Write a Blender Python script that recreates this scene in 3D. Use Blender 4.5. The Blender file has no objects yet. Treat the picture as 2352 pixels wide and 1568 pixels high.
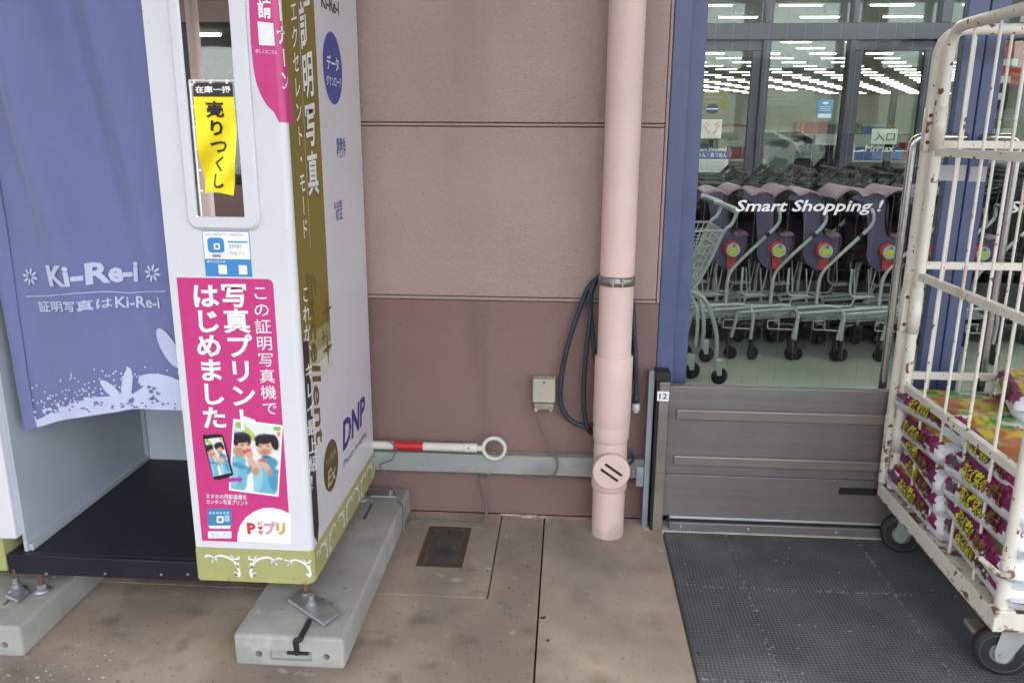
import bpy, bmesh, math, random
from mathutils import Vector, Matrix, noise
random.seed(11)
S = bpy.context.scene
COL = S.collection

# ------------------------------------------------------------------ camera
PW, PH, PF = 2352.0, 1568.0, 1878.85          # photo measured at this size
YAW, PIT, ROL = -0.0663677, 0.2528528, 0.0059274
CAM = Vector((0.0, -2.8156, 1.4))
_f = Vector((math.sin(YAW)*math.cos(PIT), math.cos(YAW)*math.cos(PIT), -math.sin(PIT)))
_r = Vector((math.cos(YAW), -math.sin(YAW), 0))
_u = _r.cross(_f)
_R = math.cos(ROL)*_r + math.sin(ROL)*_u
_U = -math.sin(ROL)*_r + math.cos(ROL)*_u
cd = bpy.data.cameras.new('Camera')
cd.sensor_width = 36; cd.lens = PF/PW*36; cd.clip_start = .02; cd.clip_end = 2000
cam = bpy.data.objects.new('Camera', cd); COL.objects.link(cam)
cam.matrix_world = Matrix(((_R.x, _U.x, -_f.x, CAM.x), (_R.y, _U.y, -_f.y, CAM.y), (_R.z, _U.z, -_f.z, CAM.z), (0, 0, 0, 1)))
S.camera = cam

# ------------------------------------------------------------------ light
SUN_EL, SUN_AZ = math.radians(52), math.radians(28)
wd = bpy.data.worlds.new('World'); S.world = wd; wd.use_nodes = True
nt = wd.node_tree; nt.nodes.clear()
wo_ = nt.nodes.new('ShaderNodeOutputWorld'); bg = nt.nodes.new('ShaderNodeBackground')
sky = nt.nodes.new('ShaderNodeTexSky'); sky.sky_type = 'NISHITA'; sky.sun_disc = False
sky.sun_elevation = SUN_EL; sky.sun_rotation = SUN_AZ; sky.dust_density = 3.0; sky.air_density = 1.0
tc = nt.nodes.new('ShaderNodeTexCoord'); nz = nt.nodes.new('ShaderNodeTexNoise')
nz.inputs['Scale'].default_value = 3.2; nz.inputs['Detail'].default_value = 7
mp = nt.nodes.new('ShaderNodeMapping'); mp.inputs['Scale'].default_value = (1, 1, 2.6)
rp = nt.nodes.new('ShaderNodeValToRGB'); rp.color_ramp.elements[0].position = .36; rp.color_ramp.elements[1].position = .62
rp.color_ramp.elements[0].color = (.55, .55, .55, 1); rp.color_ramp.elements[1].color = (.95, .95, .95, 1)
mx = nt.nodes.new('ShaderNodeMix'); mx.data_type = 'RGBA'; mx.inputs[7].default_value = (7.6, 7.75, 8.0, 1)
nt.links.new(tc.outputs['Generated'], mp.inputs[0]); nt.links.new(mp.outputs[0], nz.inputs['Vector'])
nt.links.new(nz.outputs['Fac'], rp.inputs[0]); nt.links.new(rp.outputs[0], mx.inputs[0])
nt.links.new(sky.outputs[0], mx.inputs[6]); nt.links.new(mx.outputs[2], bg.inputs[0])
bg.inputs[1].default_value = .12
nt.links.new(bg.outputs[0], wo_.inputs[0])
sl = bpy.data.lights.new('Sun', 'SUN'); sl.energy = .55; sl.angle = math.radians(14); sl.color = (1, .96, .9)
so = bpy.data.objects.new('Sun', sl); COL.objects.link(so)
_sd = Vector((math.sin(SUN_AZ)*math.cos(SUN_EL), math.cos(SUN_AZ)*math.cos(SUN_EL), math.sin(SUN_EL)))
so.rotation_euler = _sd.to_track_quat('Z', 'Y').to_euler(); so.location = (3, -20, 30)
S.view_settings.view_transform = 'Standard'; S.view_settings.look = 'None'
S.view_settings.gamma = 1; S.view_settings.use_curve_mapping = False
S.view_settings.exposure = 2.5
S.cycles.max_bounces = 10; S.cycles.transparent_max_bounces = 16
S.cycles.sample_clamp_indirect = 6

# ------------------------------------------------------------------ photo pixel -> world
def ray(x, y):
    return _R*((x-PW/2)/PF) - _U*((y-PH/2)/PF) + _f
def PY(x, y, Y):
    d = ray(x, y); return CAM + d*((Y-CAM.y)/d.y)
def PX(x, y, X):
    d = ray(x, y); return CAM + d*((X-CAM.x)/d.x)
def PZ(x, y, Z=0.0):
    d = ray(x, y); return CAM + d*((Z-CAM.z)/d.z)

# ------------------------------------------------------------------ materials
MATS = {}
def _bs(name):
    m = bpy.data.materials.new(name); m.use_nodes = True
    return m, m.node_tree, m.node_tree.nodes['Principled BSDF']
def lin(c):
    return tuple(((v/255)/12.92 if v/255 <= .04045 else ((v/255+.055)/1.055)**2.4) for v in c)
def pm(name, col, rough=.5, metal=0.0, var=.12, scale=9.0, bump=0.0, bscale=180.0, spec=.5, coat=0.0, col2=None, lo=.35, hi=.65, detail=6, sheen=0, bdist=.002):
    """painted / plain surface: two tone noise, roughness breakup and fine relief"""
    if name in MATS: return MATS[name]
    m, t, b = _bs(name); L = t.links.new
    co = t.nodes.new('ShaderNodeTexCoord')
    n = t.nodes.new('ShaderNodeTexNoise'); n.inputs['Scale'].default_value = scale; n.inputs['Detail'].default_value = detail
    L(co.outputs['Object'], n.inputs['Vector'])
    r = t.nodes.new('ShaderNodeValToRGB'); e = r.color_ramp.elements
    e[0].position = lo; e[1].position = hi
    c2 = col2 or tuple(min(1, c*(1+var)) for c in col); c1 = col if col2 else tuple(c*(1-var) for c in col)
    e[0].color = (*c1, 1); e[1].color = (*c2, 1)
    L(n.outputs['Fac'], r.inputs[0]); L(r.outputs[0], b.inputs['Base Color'])
    b.inputs['Metallic'].default_value = metal; b.inputs['Specular IOR Level'].default_value = spec
    mr = t.nodes.new('ShaderNodeMapRange'); mr.inputs[3].default_value = max(0, rough-.08); mr.inputs[4].default_value = min(1, rough+.08)
    L(n.outputs['Fac'], mr.inputs[0]); L(mr.outputs[0], b.inputs['Roughness'])
    if coat: b.inputs['Coat Weight'].default_value = coat; b.inputs['Coat Roughness'].default_value = .12
    if sheen: b.inputs['Sheen Weight'].default_value = sheen
    if bump:
        n2 = t.nodes.new('ShaderNodeTexNoise'); n2.inputs['Scale'].default_value = bscale; n2.inputs['Detail'].default_value = 3
        L(co.outputs['Object'], n2.inputs['Vector'])
        bp = t.nodes.new('ShaderNodeBump'); bp.inputs['Strength'].default_value = bump; bp.inputs['Distance'].default_value = bdist
        L(n2.outputs['Fac'], bp.inputs['Height']); L(bp.outputs[0], b.inputs['Normal'])
    MATS[name] = m; return m
def layer(m, col, scale, lo, hi, detail=8, rough=None, strength=1.0, vec_scale=None, zmask=None):
    """patches (dirt, stain, rust, specks) with a shape of their own on top of an existing material"""
    t = m.node_tree; L = t.links.new; b = t.nodes['Principled BSDF']
    co = t.nodes.new('ShaderNodeTexCoord'); v = co.outputs['Object']
    if vec_scale:
        mp = t.nodes.new('ShaderNodeMapping'); mp.inputs['Scale'].default_value = vec_scale; L(v, mp.inputs[0]); v = mp.outputs[0]
    n = t.nodes.new('ShaderNodeTexNoise'); n.inputs['Scale'].default_value = scale; n.inputs['Detail'].default_value = detail
    L(v, n.inputs['Vector'])
    r = t.nodes.new('ShaderNodeMapRange'); r.inputs[1].default_value = lo; r.inputs[2].default_value = hi
    L(n.outputs['Fac'], r.inputs[0]); fac = r.outputs[0]
    if zmask:                                   # (axis, from, to): where the patch may be
        sx = t.nodes.new('ShaderNodeSeparateXYZ'); L(co.outputs['Object'], sx.inputs[0])
        q = t.nodes.new('ShaderNodeMapRange'); q.inputs[1].default_value = zmask[1]; q.inputs[2].default_value = zmask[2]
        L(sx.outputs[zmask[0]], q.inputs[0])
        mm = t.nodes.new('ShaderNodeMath'); mm.operation = 'MULTIPLY'; L(fac, mm.inputs[0]); L(q.outputs[0], mm.inputs[1]); fac = mm.outputs[0]
    if strength != 1:
        mm = t.nodes.new('ShaderNodeMath'); mm.operation = 'MULTIPLY'; L(fac, mm.inputs[0]); mm.inputs[1].default_value = strength; fac = mm.outputs[0]
    x = t.nodes.new('ShaderNodeMix'); x.data_type = 'RGBA'; x.inputs[7].default_value = (*col, 1)
    old = b.inputs['Base Color'].links[0].from_socket
    L(old, x.inputs[6]); L(fac, x.inputs[0]); L(x.outputs[2], b.inputs['Base Color'])
    if rough is not None and b.inputs['Roughness'].links:
        y = t.nodes.new('ShaderNodeMix'); y.data_type = 'FLOAT'
        L(b.inputs['Roughness'].links[0].from_socket, y.inputs[2]); y.inputs[3].default_value = rough
        L(fac, y.inputs[0]); L(y.outputs[0], b.inputs['Roughness'])
    return m
def ink(name, col, rough=.45):
    return pm('ink_'+name, col, rough, var=.04, scale=40)
def emis(name, col, st):
    if name in MATS: return MATS[name]
    m, t, b = _bs(name); b.inputs['Base Color'].default_value = (*col, 1)
    b.inputs['Emission Color'].default_value = (*col, 1); b.inputs['Emission Strength'].default_value = st
    MATS[name] = m; return m
def thin_glass(name, tint, ior=1.52, haze=0.0):
    m = bpy.data.materials.new(name); m.use_nodes = True; t = m.node_tree; t.nodes.clear(); L = t.links.new
    o = t.nodes.new('ShaderNodeOutputMaterial'); tr = t.nodes.new('ShaderNodeBsdfTransparent'); tr.inputs[0].default_value = (*tint, 1)
    gl = t.nodes.new('ShaderNodeBsdfGlossy'); gl.inputs['Roughness'].default_value = .012
    fr = t.nodes.new('ShaderNodeFresnel'); fr.inputs[0].default_value = ior
    nn = t.nodes.new('ShaderNodeTexNoise'); nn.inputs['Scale'].default_value = 2.5
    cc = t.nodes.new('ShaderNodeTexCoord'); L(cc.outputs['Object'], nn.inputs['Vector'])
    bp = t.nodes.new('ShaderNodeBump'); bp.inputs['Strength'].default_value = .02; bp.inputs['Distance'].default_value = .02
    L(nn.outputs['Fac'], bp.inputs['Height']); L(bp.outputs[0], gl.inputs['Normal'])
    mx = t.nodes.new('ShaderNodeMixShader'); L(fr.outputs[0], mx.inputs[0]); L(tr.outputs[0], mx.inputs[1]); L(gl.outputs[0], mx.inputs[2])
    if haze:
        df = t.nodes.new('ShaderNodeBsdfDiffuse'); df.inputs[0].default_value = (.7, .74, .72, 1)
        m2 = t.nodes.new('ShaderNodeMixShader'); m2.inputs[0].default_value = haze; L(mx.outputs[0], m2.inputs[1]); L(df.outputs[0], m2.inputs[2]); L(m2.outputs[0], o.inputs[0])
    else: L(mx.outputs[0], o.inputs[0])
    MATS[name] = m; return m

# ------------------------------------------------------------------ mesh builder
class MB:
    def __init__(s): s.v = []; s.f = []; s.m = []; s.s = []
    def add(s, vs, fs, mi=0, smooth=False):
        o = len(s.v); s.v += [tuple(v) for v in vs]
        for f in fs: s.f.append([i+o for i in f]); s.m.append(mi); s.s.append(smooth)
        return s
    def bm(s, b, mi=0, smooth=False, mat=None):
        b.verts.index_update()
        vs = [(mat @ v.co if mat else v.co) for v in b.verts]
        s.add(vs, [[v.index for v in f.verts] for f in b.faces], mi, smooth); b.free(); return s
    def box(s, x0, x1, y0, y1, z0, z1, mi=0, b=0.0, seg=2, mat=None):
        if not b:
            vs = [(x, y, z) for x in (x0, x1) for y in (y0, y1) for z in (z0, z1)]
            if mat: vs = [mat @ Vector(v) for v in vs]
            return s.add(vs, [(0, 1, 3, 2), (4, 6, 7, 5), (0, 4, 5, 1), (2, 3, 7, 6), (0, 2, 6, 4), (1, 5, 7, 3)], mi)
        q = bmesh.new(); bmesh.ops.create_cube(q, size=1)
        for v in q.verts: v.co = Vector(((x0+x1)/2+v.co.x*(x1-x0), (y0+y1)/2+v.co.y*(y1-y0), (z0+z1)/2+v.co.z*(z1-z0)))
        bmesh.ops.bevel(q, geom=q.edges[:], offset=b, segments=seg, affect='EDGES', profile=.5)
        bmesh.ops.recalc_face_normals(q, faces=q.faces)
        return s.bm(q, mi, False, mat)
    def tube(s, pts, r, n=10, mi=0, closed=False, caps=True):
        P = [Vector(p) for p in pts]; N = len(P); rs = r if isinstance(r, (list, tuple)) else [r]*N
        T = []
        for i in range(N):
            a = P[(i-1) % N] if closed or i > 0 else P[i]; c = P[(i+1) % N] if closed or i < N-1 else P[i]
            T.append((c-a).normalized())
        up = Vector((0, 0, 1)) if abs(T[0].z) < .9 else Vector((1, 0, 0))
        nv = (up - T[0]*up.dot(T[0])).normalized(); vs = []
        for i in range(N):
            nv = (nv - T[i]*nv.dot(T[i])).normalized(); bv = T[i].cross(nv)
            for k in range(n):
                a = 2*math.pi*k/n; vs.append(P[i]+(nv*math.cos(a)+bv*math.sin(a))*rs[i])
        fs = []
        for i in range(N if closed else N-1):
            j = (i+1) % N
            for k in range(n): fs.append((i*n+k, i*n+(k+1) % n, j*n+(k+1) % n, j*n+k))
        s.add(vs, fs, mi, True)
        if caps and not closed:
            s.add(vs[:n][::-1], [tuple(range(n))], mi); s.add(vs[-n:], [tuple(range(n))], mi)
        return s
    def lathe(s, prof, org=(0, 0, 0), axis=(0, 0, 1), n=24, mi=0, smooth=True):
        q = Vector(axis).to_track_quat('Z', 'Y').to_matrix(); o = Vector(org); vs = []
        for r, h in prof:
            for k in range(n):
                a = 2*math.pi*k/n; vs.append(o + q @ Vector((r*math.cos(a), r*math.sin(a), h)))
        fs = [(i*n+k, i*n+(k+1) % n, (i+1)*n+(k+1) % n, (i+1)*n+k) for i in range(len(prof)-1) for k in range(n)]
        return s.add(vs, fs, mi, smooth)
    def cyl(s, a, b, r, n=16, mi=0, bev=0.0):
        a = Vector(a); b = Vector(b); L = (b-a).length; e = bev
        pr = [(0, 0), (r-e, 0), (r, e), (r, L-e), (r-e, L), (0, L)] if e else [(0, 0), (r, 0), (r, L), (0, L)]
        return s.lathe(pr, a, b-a, n, mi, False)
    def prism(s, poly, f0, f1, mi=0, bev=0):
        """poly: list of 2d points; f0,f1 map a 2d point to the two caps"""
        n = len(poly); q = bmesh.new()
        A = [q.verts.new(f0(*p)) for p in poly]; B = [q.verts.new(f1(*p)) for p in poly]
        q.faces.new(A); q.faces.new(B[::-1])
        for i in range(n): q.faces.new((A[i], B[i], B[(i+1) % n], A[(i+1) % n]))
        bmesh.ops.recalc_face_normals(q, faces=q.faces)
        if bev: bmesh.ops.bevel(q, geom=q.edges[:], offset=bev, segments=2, affect='EDGES', profile=.5, clamp_overlap=True)
        bmesh.ops.triangulate(q, faces=[f for f in q.faces if len(f.verts) > 4])
        return s.bm(q, mi)
    def grid(s, fn, nu, nv, mi=0, smooth=True, mif=None):
        vs = [fn(i/nu, j/nv) for i in range(nu+1) for j in range(nv+1)]
        o = len(s.v); s.v += [tuple(v) for v in vs]
        for i in range(nu):
            for j in range(nv):
                a = i*(nv+1)+j; s.f.append([o+a, o+a+nv+1, o+a+nv+2, o+a+1]); s.m.append(mif(i, j) if mif else mi); s.s.append(smooth)
        return s
def spline(pts, n=8, closed=False):
    P = [Vector(p) for p in pts]; N = len(P); out = []
    for i in range(N if closed else N-1):
        g = lambda k: P[k % N] if closed else P[max(0, min(N-1, k))]
        a, b, c, d = g(i-1), g(i), g(i+1), g(i+2)
        for k in range(n):
            t = k/n; out.append(.5*((2*b)+(c-a)*t+(2*a-5*b+4*c-d)*t*t+(3*b-a-3*c+d)*t**3))
    if not closed: out.append(P[-1])
    return out
def bent(pts, r, n=6):
    """polyline with rounded corners"""
    P = [Vector(p) for p in pts]; out = [P[0]]
    for i in range(1, len(P)-1):
        a = P[i]+(P[i-1]-P[i]).normalized()*r; c = P[i]+(P[i+1]-P[i]).normalized()*r
        for k in range(n+1):
            t = k/n; out.append(a*(1-t)**2+P[i]*2*t*(1-t)+c*t*t)
    return out+[P[-1]]

ORG = {}
def thing(name, label, cat, loc=(0, 0, 0), group=None, rot=0.0):
    o = bpy.data.objects.new(name, None); COL.objects.link(o); o.location = loc; o.empty_display_size = .1
    o.rotation_euler[2] = rot
    o['label'] = label; o['category'] = cat
    if group: o['group'] = group
    ORG[o.name] = Vector(loc); return o
def obj(name, mb, mats, parent=None, label=None, cat=None, group=None, kind=None):
    me = bpy.data.meshes.new(name); mats = mats if isinstance(mats, (list, tuple)) else [mats]
    if parent: og = ORG[parent.name]
    else:
        X = [v[0] for v in mb.v]; Y = [v[1] for v in mb.v]; Z = [v[2] for v in mb.v]
        og = Vector(((min(X)+max(X))/2, (min(Y)+max(Y))/2, min(Z))) if kind != 'structure' else Vector((0, 0, 0))
    me.from_pydata([(v[0]-og.x, v[1]-og.y, v[2]-og.z) for v in mb.v], [], mb.f)
    for m in mats: me.materials.append(m)
    for p, mi, sm in zip(me.polygons, mb.m, mb.s): p.material_index = mi; p.use_smooth = sm
    me.validate(); me.update()
    o = bpy.data.objects.new(name, me); COL.objects.link(o)
    if parent: o.parent = parent
    else: o.location = og
    ORG[o.name] = og.copy()
    if label: o['label'] = label
    if cat: o['category'] = cat
    if group: o['group'] = group
    if kind: o['kind'] = kind
    return o
def dup(root, loc, label, rot=0.0, name=None):
    r = root.copy(); COL.objects.link(r); r.location = loc; r.rotation_euler = (0, 0, rot); r['label'] = label
    for ch in list(root.children):
        c = ch.copy(); COL.objects.link(c); c.parent = r
        for g in list(ch.children):
            d = g.copy(); COL.objects.link(d); d.parent = c
    return r
def cut(o, cutters):
    """boolean the cutters (MB) out of a mesh object"""
    for mb in cutters:
        me = bpy.data.meshes.new('c'); og = ORG[o.name]
        me.from_pydata([(v[0]-og.x, v[1]-og.y, v[2]-og.z) for v in mb.v], [], mb.f)
        bm = bmesh.new(); bm.from_mesh(me); bmesh.ops.remove_doubles(bm, verts=bm.verts, dist=1e-5); bmesh.ops.recalc_face_normals(bm, faces=bm.faces); bm.to_mesh(me); bm.free()
        c = bpy.data.objects.new('c', me); COL.objects.link(c)
        c.location = og
        md = o.modifiers.new('b', 'BOOLEAN'); md.operation = 'DIFFERENCE'; md.object = c; md.solver = 'EXACT'
        bpy.context.view_layer.update()
        dg = bpy.context.evaluated_depsgraph_get()
        nm = bpy.data.meshes.new_from_object(o.evaluated_get(dg)); o.modifiers.clear(); o.data = nm
        bpy.data.objects.remove(c)

# ------------------------------------------------------------------ flat print on surfaces
class PlaneY:
    """a vertical surface facing the viewer (normal -y)"""
    def __init__(s, Y): s.Y = Y
    def uv(s, x, y): p = PY(x, y, s.Y); return (p.x, p.z)
    def pt(s, u, v, off): return (u, s.Y-off, v)
_gl = {}
def glyph(s, bold=0.0):
    k = (s, bold)
    if k not in _gl:
        c = bpy.data.curves.new('g', 'FONT'); c.body = s; c.offset = bold; c.resolution_u = 2
        o = bpy.data.objects.new('g', c); COL.objects.link(o)
        dg = bpy.context.evaluated_depsgraph_get(); m = bpy.data.meshes.new_from_object(o.evaluated_get(dg))
        _gl[k] = ([(v.co.x, v.co.y) for v in m.vertices], [tuple(p.vertices) for p in m.polygons])
        bpy.data.objects.remove(o); bpy.data.curves.remove(c); bpy.data.meshes.remove(m)
    return _gl[k]
def _bil(q, a, b):                      # q = TL,TR,BL,BR ; a to the right, b downward
    f = lambda i: (q[0][i]*(1-a)+q[1][i]*a)*(1-b)+(q[2][i]*(1-a)+q[3][i]*a)*b
    return f(0), f(1)
def quad(surf, *px):
    return [surf.uv(*p) for p in px]
def text(mb, surf, s, q, off=.001, mi=0, bold=0.0, slant=0.0, full=False):
    """fit a string into the quad q (surface coordinates)"""
    V, Fc = glyph(s, bold)
    if not V: return
    xs = [v[0]+slant*v[1] for v in V]; ys = [v[1] for v in V]
    x0, x1, y0, y1 = min(xs), max(xs), min(ys), max(ys)
    if full: y0, y1 = -.12, .88
    vs = []
    for v in V:
        a = (v[0]+slant*v[1]-x0)/max(1e-6, x1-x0); b = 1-(v[1]-y0)/max(1e-6, y1-y0)
        vs.append(surf.pt(*_bil(q, a, b), off))
    mb.add(vs, Fc, mi)
def vtext(mb, surf, s, q, off=.001, mi=0, bold=0.0, gap=.04):
    """vertical column of characters, one cell each"""
    n = len(s)
    for i, ch in enumerate(s):
        V, Fc = glyph(ch, bold); vs = []
        for x, y in V:
            a, b = x, .88-y
            if ch in 'ー-−―': a, b = .5-(b-.5), a
            if ch == '。' or ch == '、': a, b = a+.55, b-.5
            vs.append(surf.pt(*_bil(q, a, (i+gap+b*(1-2*gap))/n), off))
        mb.add(vs, Fc, mi)
def vchars(name, surf, s, q, off, mat, parent, bold=0.0, gap=.04):
    """vertical column of characters, each printed as a piece of its own"""
    n = len(s)
    for i, ch in enumerate(s):
        mb = MB(); sub = [_bil(q, 0, i/n), _bil(q, 1, i/n), _bil(q, 0, (i+1)/n), _bil(q, 1, (i+1)/n)]
        vtext(mb, surf, ch, sub, off, 0, bold, gap)
        if mb.v: obj(name, mb, mat, parent)
def poly(mb, surf, pts, off=.0005, mi=0):
    mb.add([surf.pt(u, v, off) for u, v in pts], [tuple(range(len(pts)))], mi)
def ppoly(mb, surf, px, off=.0005, mi=0): poly(mb, surf, [surf.uv(*p) for p in px], off, mi)
def ell(cx, cy, rx, ry, n=24, rot=0.0, a0=0, a1=2*math.pi):
    out = []
    for k in range(n):
        a = a0+(a1-a0)*k/(n if a1-a0 > 6.28 else n-1); x, y = rx*math.cos(a), ry*math.sin(a)
        out.append((cx+x*math.cos(rot)-y*math.sin(rot), cy+x*math.sin(rot)+y*math.cos(rot)))
    return out
def rrect(x0, x1, y0, y1, r, n=5):
    o = []
    for cx, cy, a in ((x1-r, y1-r, 0), (x0+r, y1-r, 90), (x0+r, y0+r, 180), (x1-r, y0+r, 270)):
        for k in range(n+1):
            t = math.radians(a+90*k/n); o.append((cx+r*math.cos(t), cy+r*math.sin(t)))
    return o
def ribbon(mb, surf, pts, w, off=.001, mi=0):
    """flat printed stroke along surface points (u,v)"""
    P = [Vector((p[0], p[1])) for p in pts]; N = len(P); L = []; R_ = []
    for i in range(N):
        t = (P[min(i+1, N-1)]-P[max(i-1, 0)]); t = t.normalized() if t.length else Vector((1, 0)); n = Vector((-t.y, t.x))
        ww = w(i/(N-1)) if callable(w) else w
        L.append(P[i]+n*ww/2); R_.append(P[i]-n*ww/2)
    vs = [surf.pt(p.x, p.y, off) for p in L]+[surf.pt(p.x, p.y, off) for p in R_]
    mb.add(vs, [(i, i+1, N+i+1, N+i) for i in range(N-1)], mi)

# ================================================================== THE SETTING
def concrete(name, c1, c2, sc=3.0):
    m = pm(name, c1, .85, var=.1, scale=sc, col2=c2, lo=.38, hi=.62, bump=.5, bscale=260, spec=.25)
    return m
M_slab = concrete('slab_concrete', (.375, .298, .238), (.52, .425, .335), 2.2)
layer(M_slab, (.27, .235, .22), 1.3, .5, .72, strength=.75)
layer(M_slab, (.20, .17, .155), 1.9, .50, .66, strength=.75)
layer(M_slab, (.24, .20, .18), 7, .54, .70, strength=.6)
layer(M_slab, (.30, .17, .10), 4.0, .60, .74, strength=.5)
layer(M_slab, (.56, .52, .46), 16, .66, .72, strength=.5)
layer(M_slab, (.15, .13, .115), 60, .63, .69, strength=.55)
M_ground = concrete('under_ground', (.06, .055, .05), (.09, .08, .07))
M_asph = pm('asphalt', (.05, .05, .052), .9, var=.2, scale=2, bump=.6, bscale=300)
mb = MB(); mb.box(-300, 300, -300, 0.5, -.3, -.05)
obj('ground', mb, M_asph, kind='structure')
pav = obj('pavement', MB().box(-6, 5, -5.2, -.002, -.049, -.034), M_ground, kind='structure')
M_slab2 = concrete('slab_concrete_old_shaded', (.285, .228, .185), (.44, .355, .28), 2.6)  # older stained pour; darker colour also stands in for shade under the booth
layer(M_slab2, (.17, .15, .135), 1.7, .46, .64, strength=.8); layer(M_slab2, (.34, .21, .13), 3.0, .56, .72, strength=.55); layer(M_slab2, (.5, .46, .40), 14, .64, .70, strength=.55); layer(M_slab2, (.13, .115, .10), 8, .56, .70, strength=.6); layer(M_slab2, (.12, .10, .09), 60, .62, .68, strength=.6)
def slab(pts, m=None):
    mb = MB().prism(pts, lambda x, y: (x, y, -.034), lambda x, y: (x, y, 0), bev=.0025)
    return obj('paving_slab', mb, m or M_slab, pav)
JX = -.0605
slab([(JX+.0025, -5.1), (.366, -5.1), (.366, -.001), (JX+.0025, -.001)])
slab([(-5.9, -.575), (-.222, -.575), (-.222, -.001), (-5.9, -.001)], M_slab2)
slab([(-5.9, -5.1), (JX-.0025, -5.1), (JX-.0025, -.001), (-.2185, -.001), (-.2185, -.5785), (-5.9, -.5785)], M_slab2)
slab([(2.9, -5.1), (4.9, -5.1), (4.9, -.012), (2.9, -.012)])
slab([(.37, -5.1), (2.896, -5.1), (2.896, -2.86), (.37, -2.86)])

# rubber entrance matting, tile by tile
def mat_material():
    m, t, b = _bs('rubber_mat'); L = t.links.new
    co = t.nodes.new('ShaderNodeTexCoord'); mp = t.nodes.new('ShaderNodeMapping')
    mp.inputs['Rotation'].default_value[2] = math.radians(45); mp.inputs['Scale'].default_value = (1, 1, 1)
    wn = t.nodes.new('ShaderNodeTexNoise'); wn.inputs['Scale'].default_value = 35; L(co.outputs['Object'], wn.inputs['Vector'])
    wv = t.nodes.new('ShaderNodeVectorMath'); wv.operation = 'MULTIPLY_ADD'; wv.inputs[1].default_value = (.006, .006, 0); L(wn.outputs['Color'], wv.inputs[0]); L(co.outputs['Object'], wv.inputs[2])
    L(wv.outputs[0], mp.inputs[0])
    sx = t.nodes.new('ShaderNodeSeparateXYZ'); L(mp.outputs[0], sx.inputs[0])
    def sn(o):
        a = t.nodes.new('ShaderNodeMath'); a.operation = 'MULTIPLY'; a.inputs[1].default_value = 2*math.pi/.0165; L(o, a.inputs[0])
        s = t.nodes.new('ShaderNodeMath'); s.operation = 'SINE'; L(a.outputs[0], s.inputs[0]); return s.outputs[0]
    pr = t.nodes.new('ShaderNodeMath'); pr.operation = 'MULTIPLY'; L(sn(sx.outputs[0]), pr.inputs[0]); L(sn(sx.outputs[1]), pr.inputs[1])
    mr = t.nodes.new('ShaderNodeMapRange'); mr.inputs[1].default_value = -.35; mr.inputs[2].default_value = .35; L(pr.outputs[0], mr.inputs[0])
    n = t.nodes.new('ShaderNodeTexNoise'); n.inputs['Scale'].default_value = 5; n.inputs['Detail'].default_value = 8; L(co.outputs['Object'], n.inputs['Vector'])
    r = t.nodes.new('ShaderNodeValToRGB'); r.color_ramp.elements[0].position = .3; r.color_ramp.elements[1].position = .7
    r.color_ramp.elements[0].color = (.11, .113, .122, 1); r.color_ramp.elements[1].color = (.185, .187, .192, 1); L(n.outputs['Fac'], r.inputs[0])
    x = t.nodes.new('ShaderNodeMix'); x.data_type = 'RGBA'; x.blend_type = 'MULTIPLY'; x.inputs[7].default_value = (.32, .32, .34, 1)
    f = t.nodes.new('ShaderNodeMath'); f.operation = 'MULTIPLY_ADD'; f.inputs[1].default_value = -.8; f.inputs[2].default_value = .8; L(mr.outputs[0], f.inputs[0])
    L(f.outputs[0], x.inputs[0]); L(r.outputs[0], x.inputs[6]); L(x.outputs[2], b.inputs['Base Color'])
    bp = t.nodes.new('ShaderNodeBump'); bp.inputs['Strength'].default_value = .8; bp.inputs['Distance'].default_value = .003; L(mr.outputs[0], bp.inputs['Height']); L(bp.outputs[0], b.inputs['Normal'])
    b.inputs['Roughness'].default_value = .75; b.inputs['Specular IOR Level'].default_value = .3
    MATS['rubber_mat'] = m
    layer(m, (.2, .195, .19), 90, .68, .73, strength=.7); layer(m, (.27, .265, .255), 2.5, .52, .78, strength=.45); layer(m, (.09, .09, .095), 4, .55, .7, strength=.5)
    return m
M_mat = mat_material()
ent = thing('entrance_mat', 'dark grey dimpled rubber matting on the floor before the door', 'mat', (1.0, -1.2, 0))
obj('mat_bed', MB().box(.371, 2.895, -2.855, -.09, -.033, -.0145), pm('mat_dust', (.30, .295, .285), .95, var=.3, scale=60), ent)
xs = [.373, .589, 1.048, 1.507, 1.966, 2.425, 2.893]; ys = [-.094, -.456, -.915, -1.374, -1.833, -2.292, -2.852]
for i in range(len(xs)-1):
    for j in range(len(ys)-1):
        obj('mat_tile', MB().box(xs[i]+.0005, xs[i+1]-.0005, ys[j+1]+.0005, ys[j]-.0005, -.0139, -.0005+random.uniform(-.0004, .0004), b=.0018, seg=1), M_mat, ent)

ds = MB()
for k in range(520):
    if random.random() < .55: x_ = random.choice(xs[1:4]); y_ = random.uniform(-1.2, -.1)
    else: y_ = random.choice(ys[1:3]); x_ = random.uniform(.38, 1.3)
    r = random.uniform(.0012, .0042); x_ += random.gauss(0, .004); y_ += random.gauss(0, .004)
    n = 5; a0 = random.random()*6; vs_ = [(x_+r*random.uniform(.5, 1.5)*math.cos(a0+i*1.2566), y_+r*random.uniform(.5, 1.5)*math.sin(a0+i*1.2566), .0001) for i in range(n)]+[(x_, y_, .0006)]
    ds.add(vs_, [(i, (i+1) % n, n) for i in range(n)], 0, True)
obj('seam_dust', ds, pm('dust', (.32, .315, .305), .95, var=.2, scale=80), label='pale dust caught along the seams of the rubber matting', cat='dust', kind='stuff')

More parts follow.
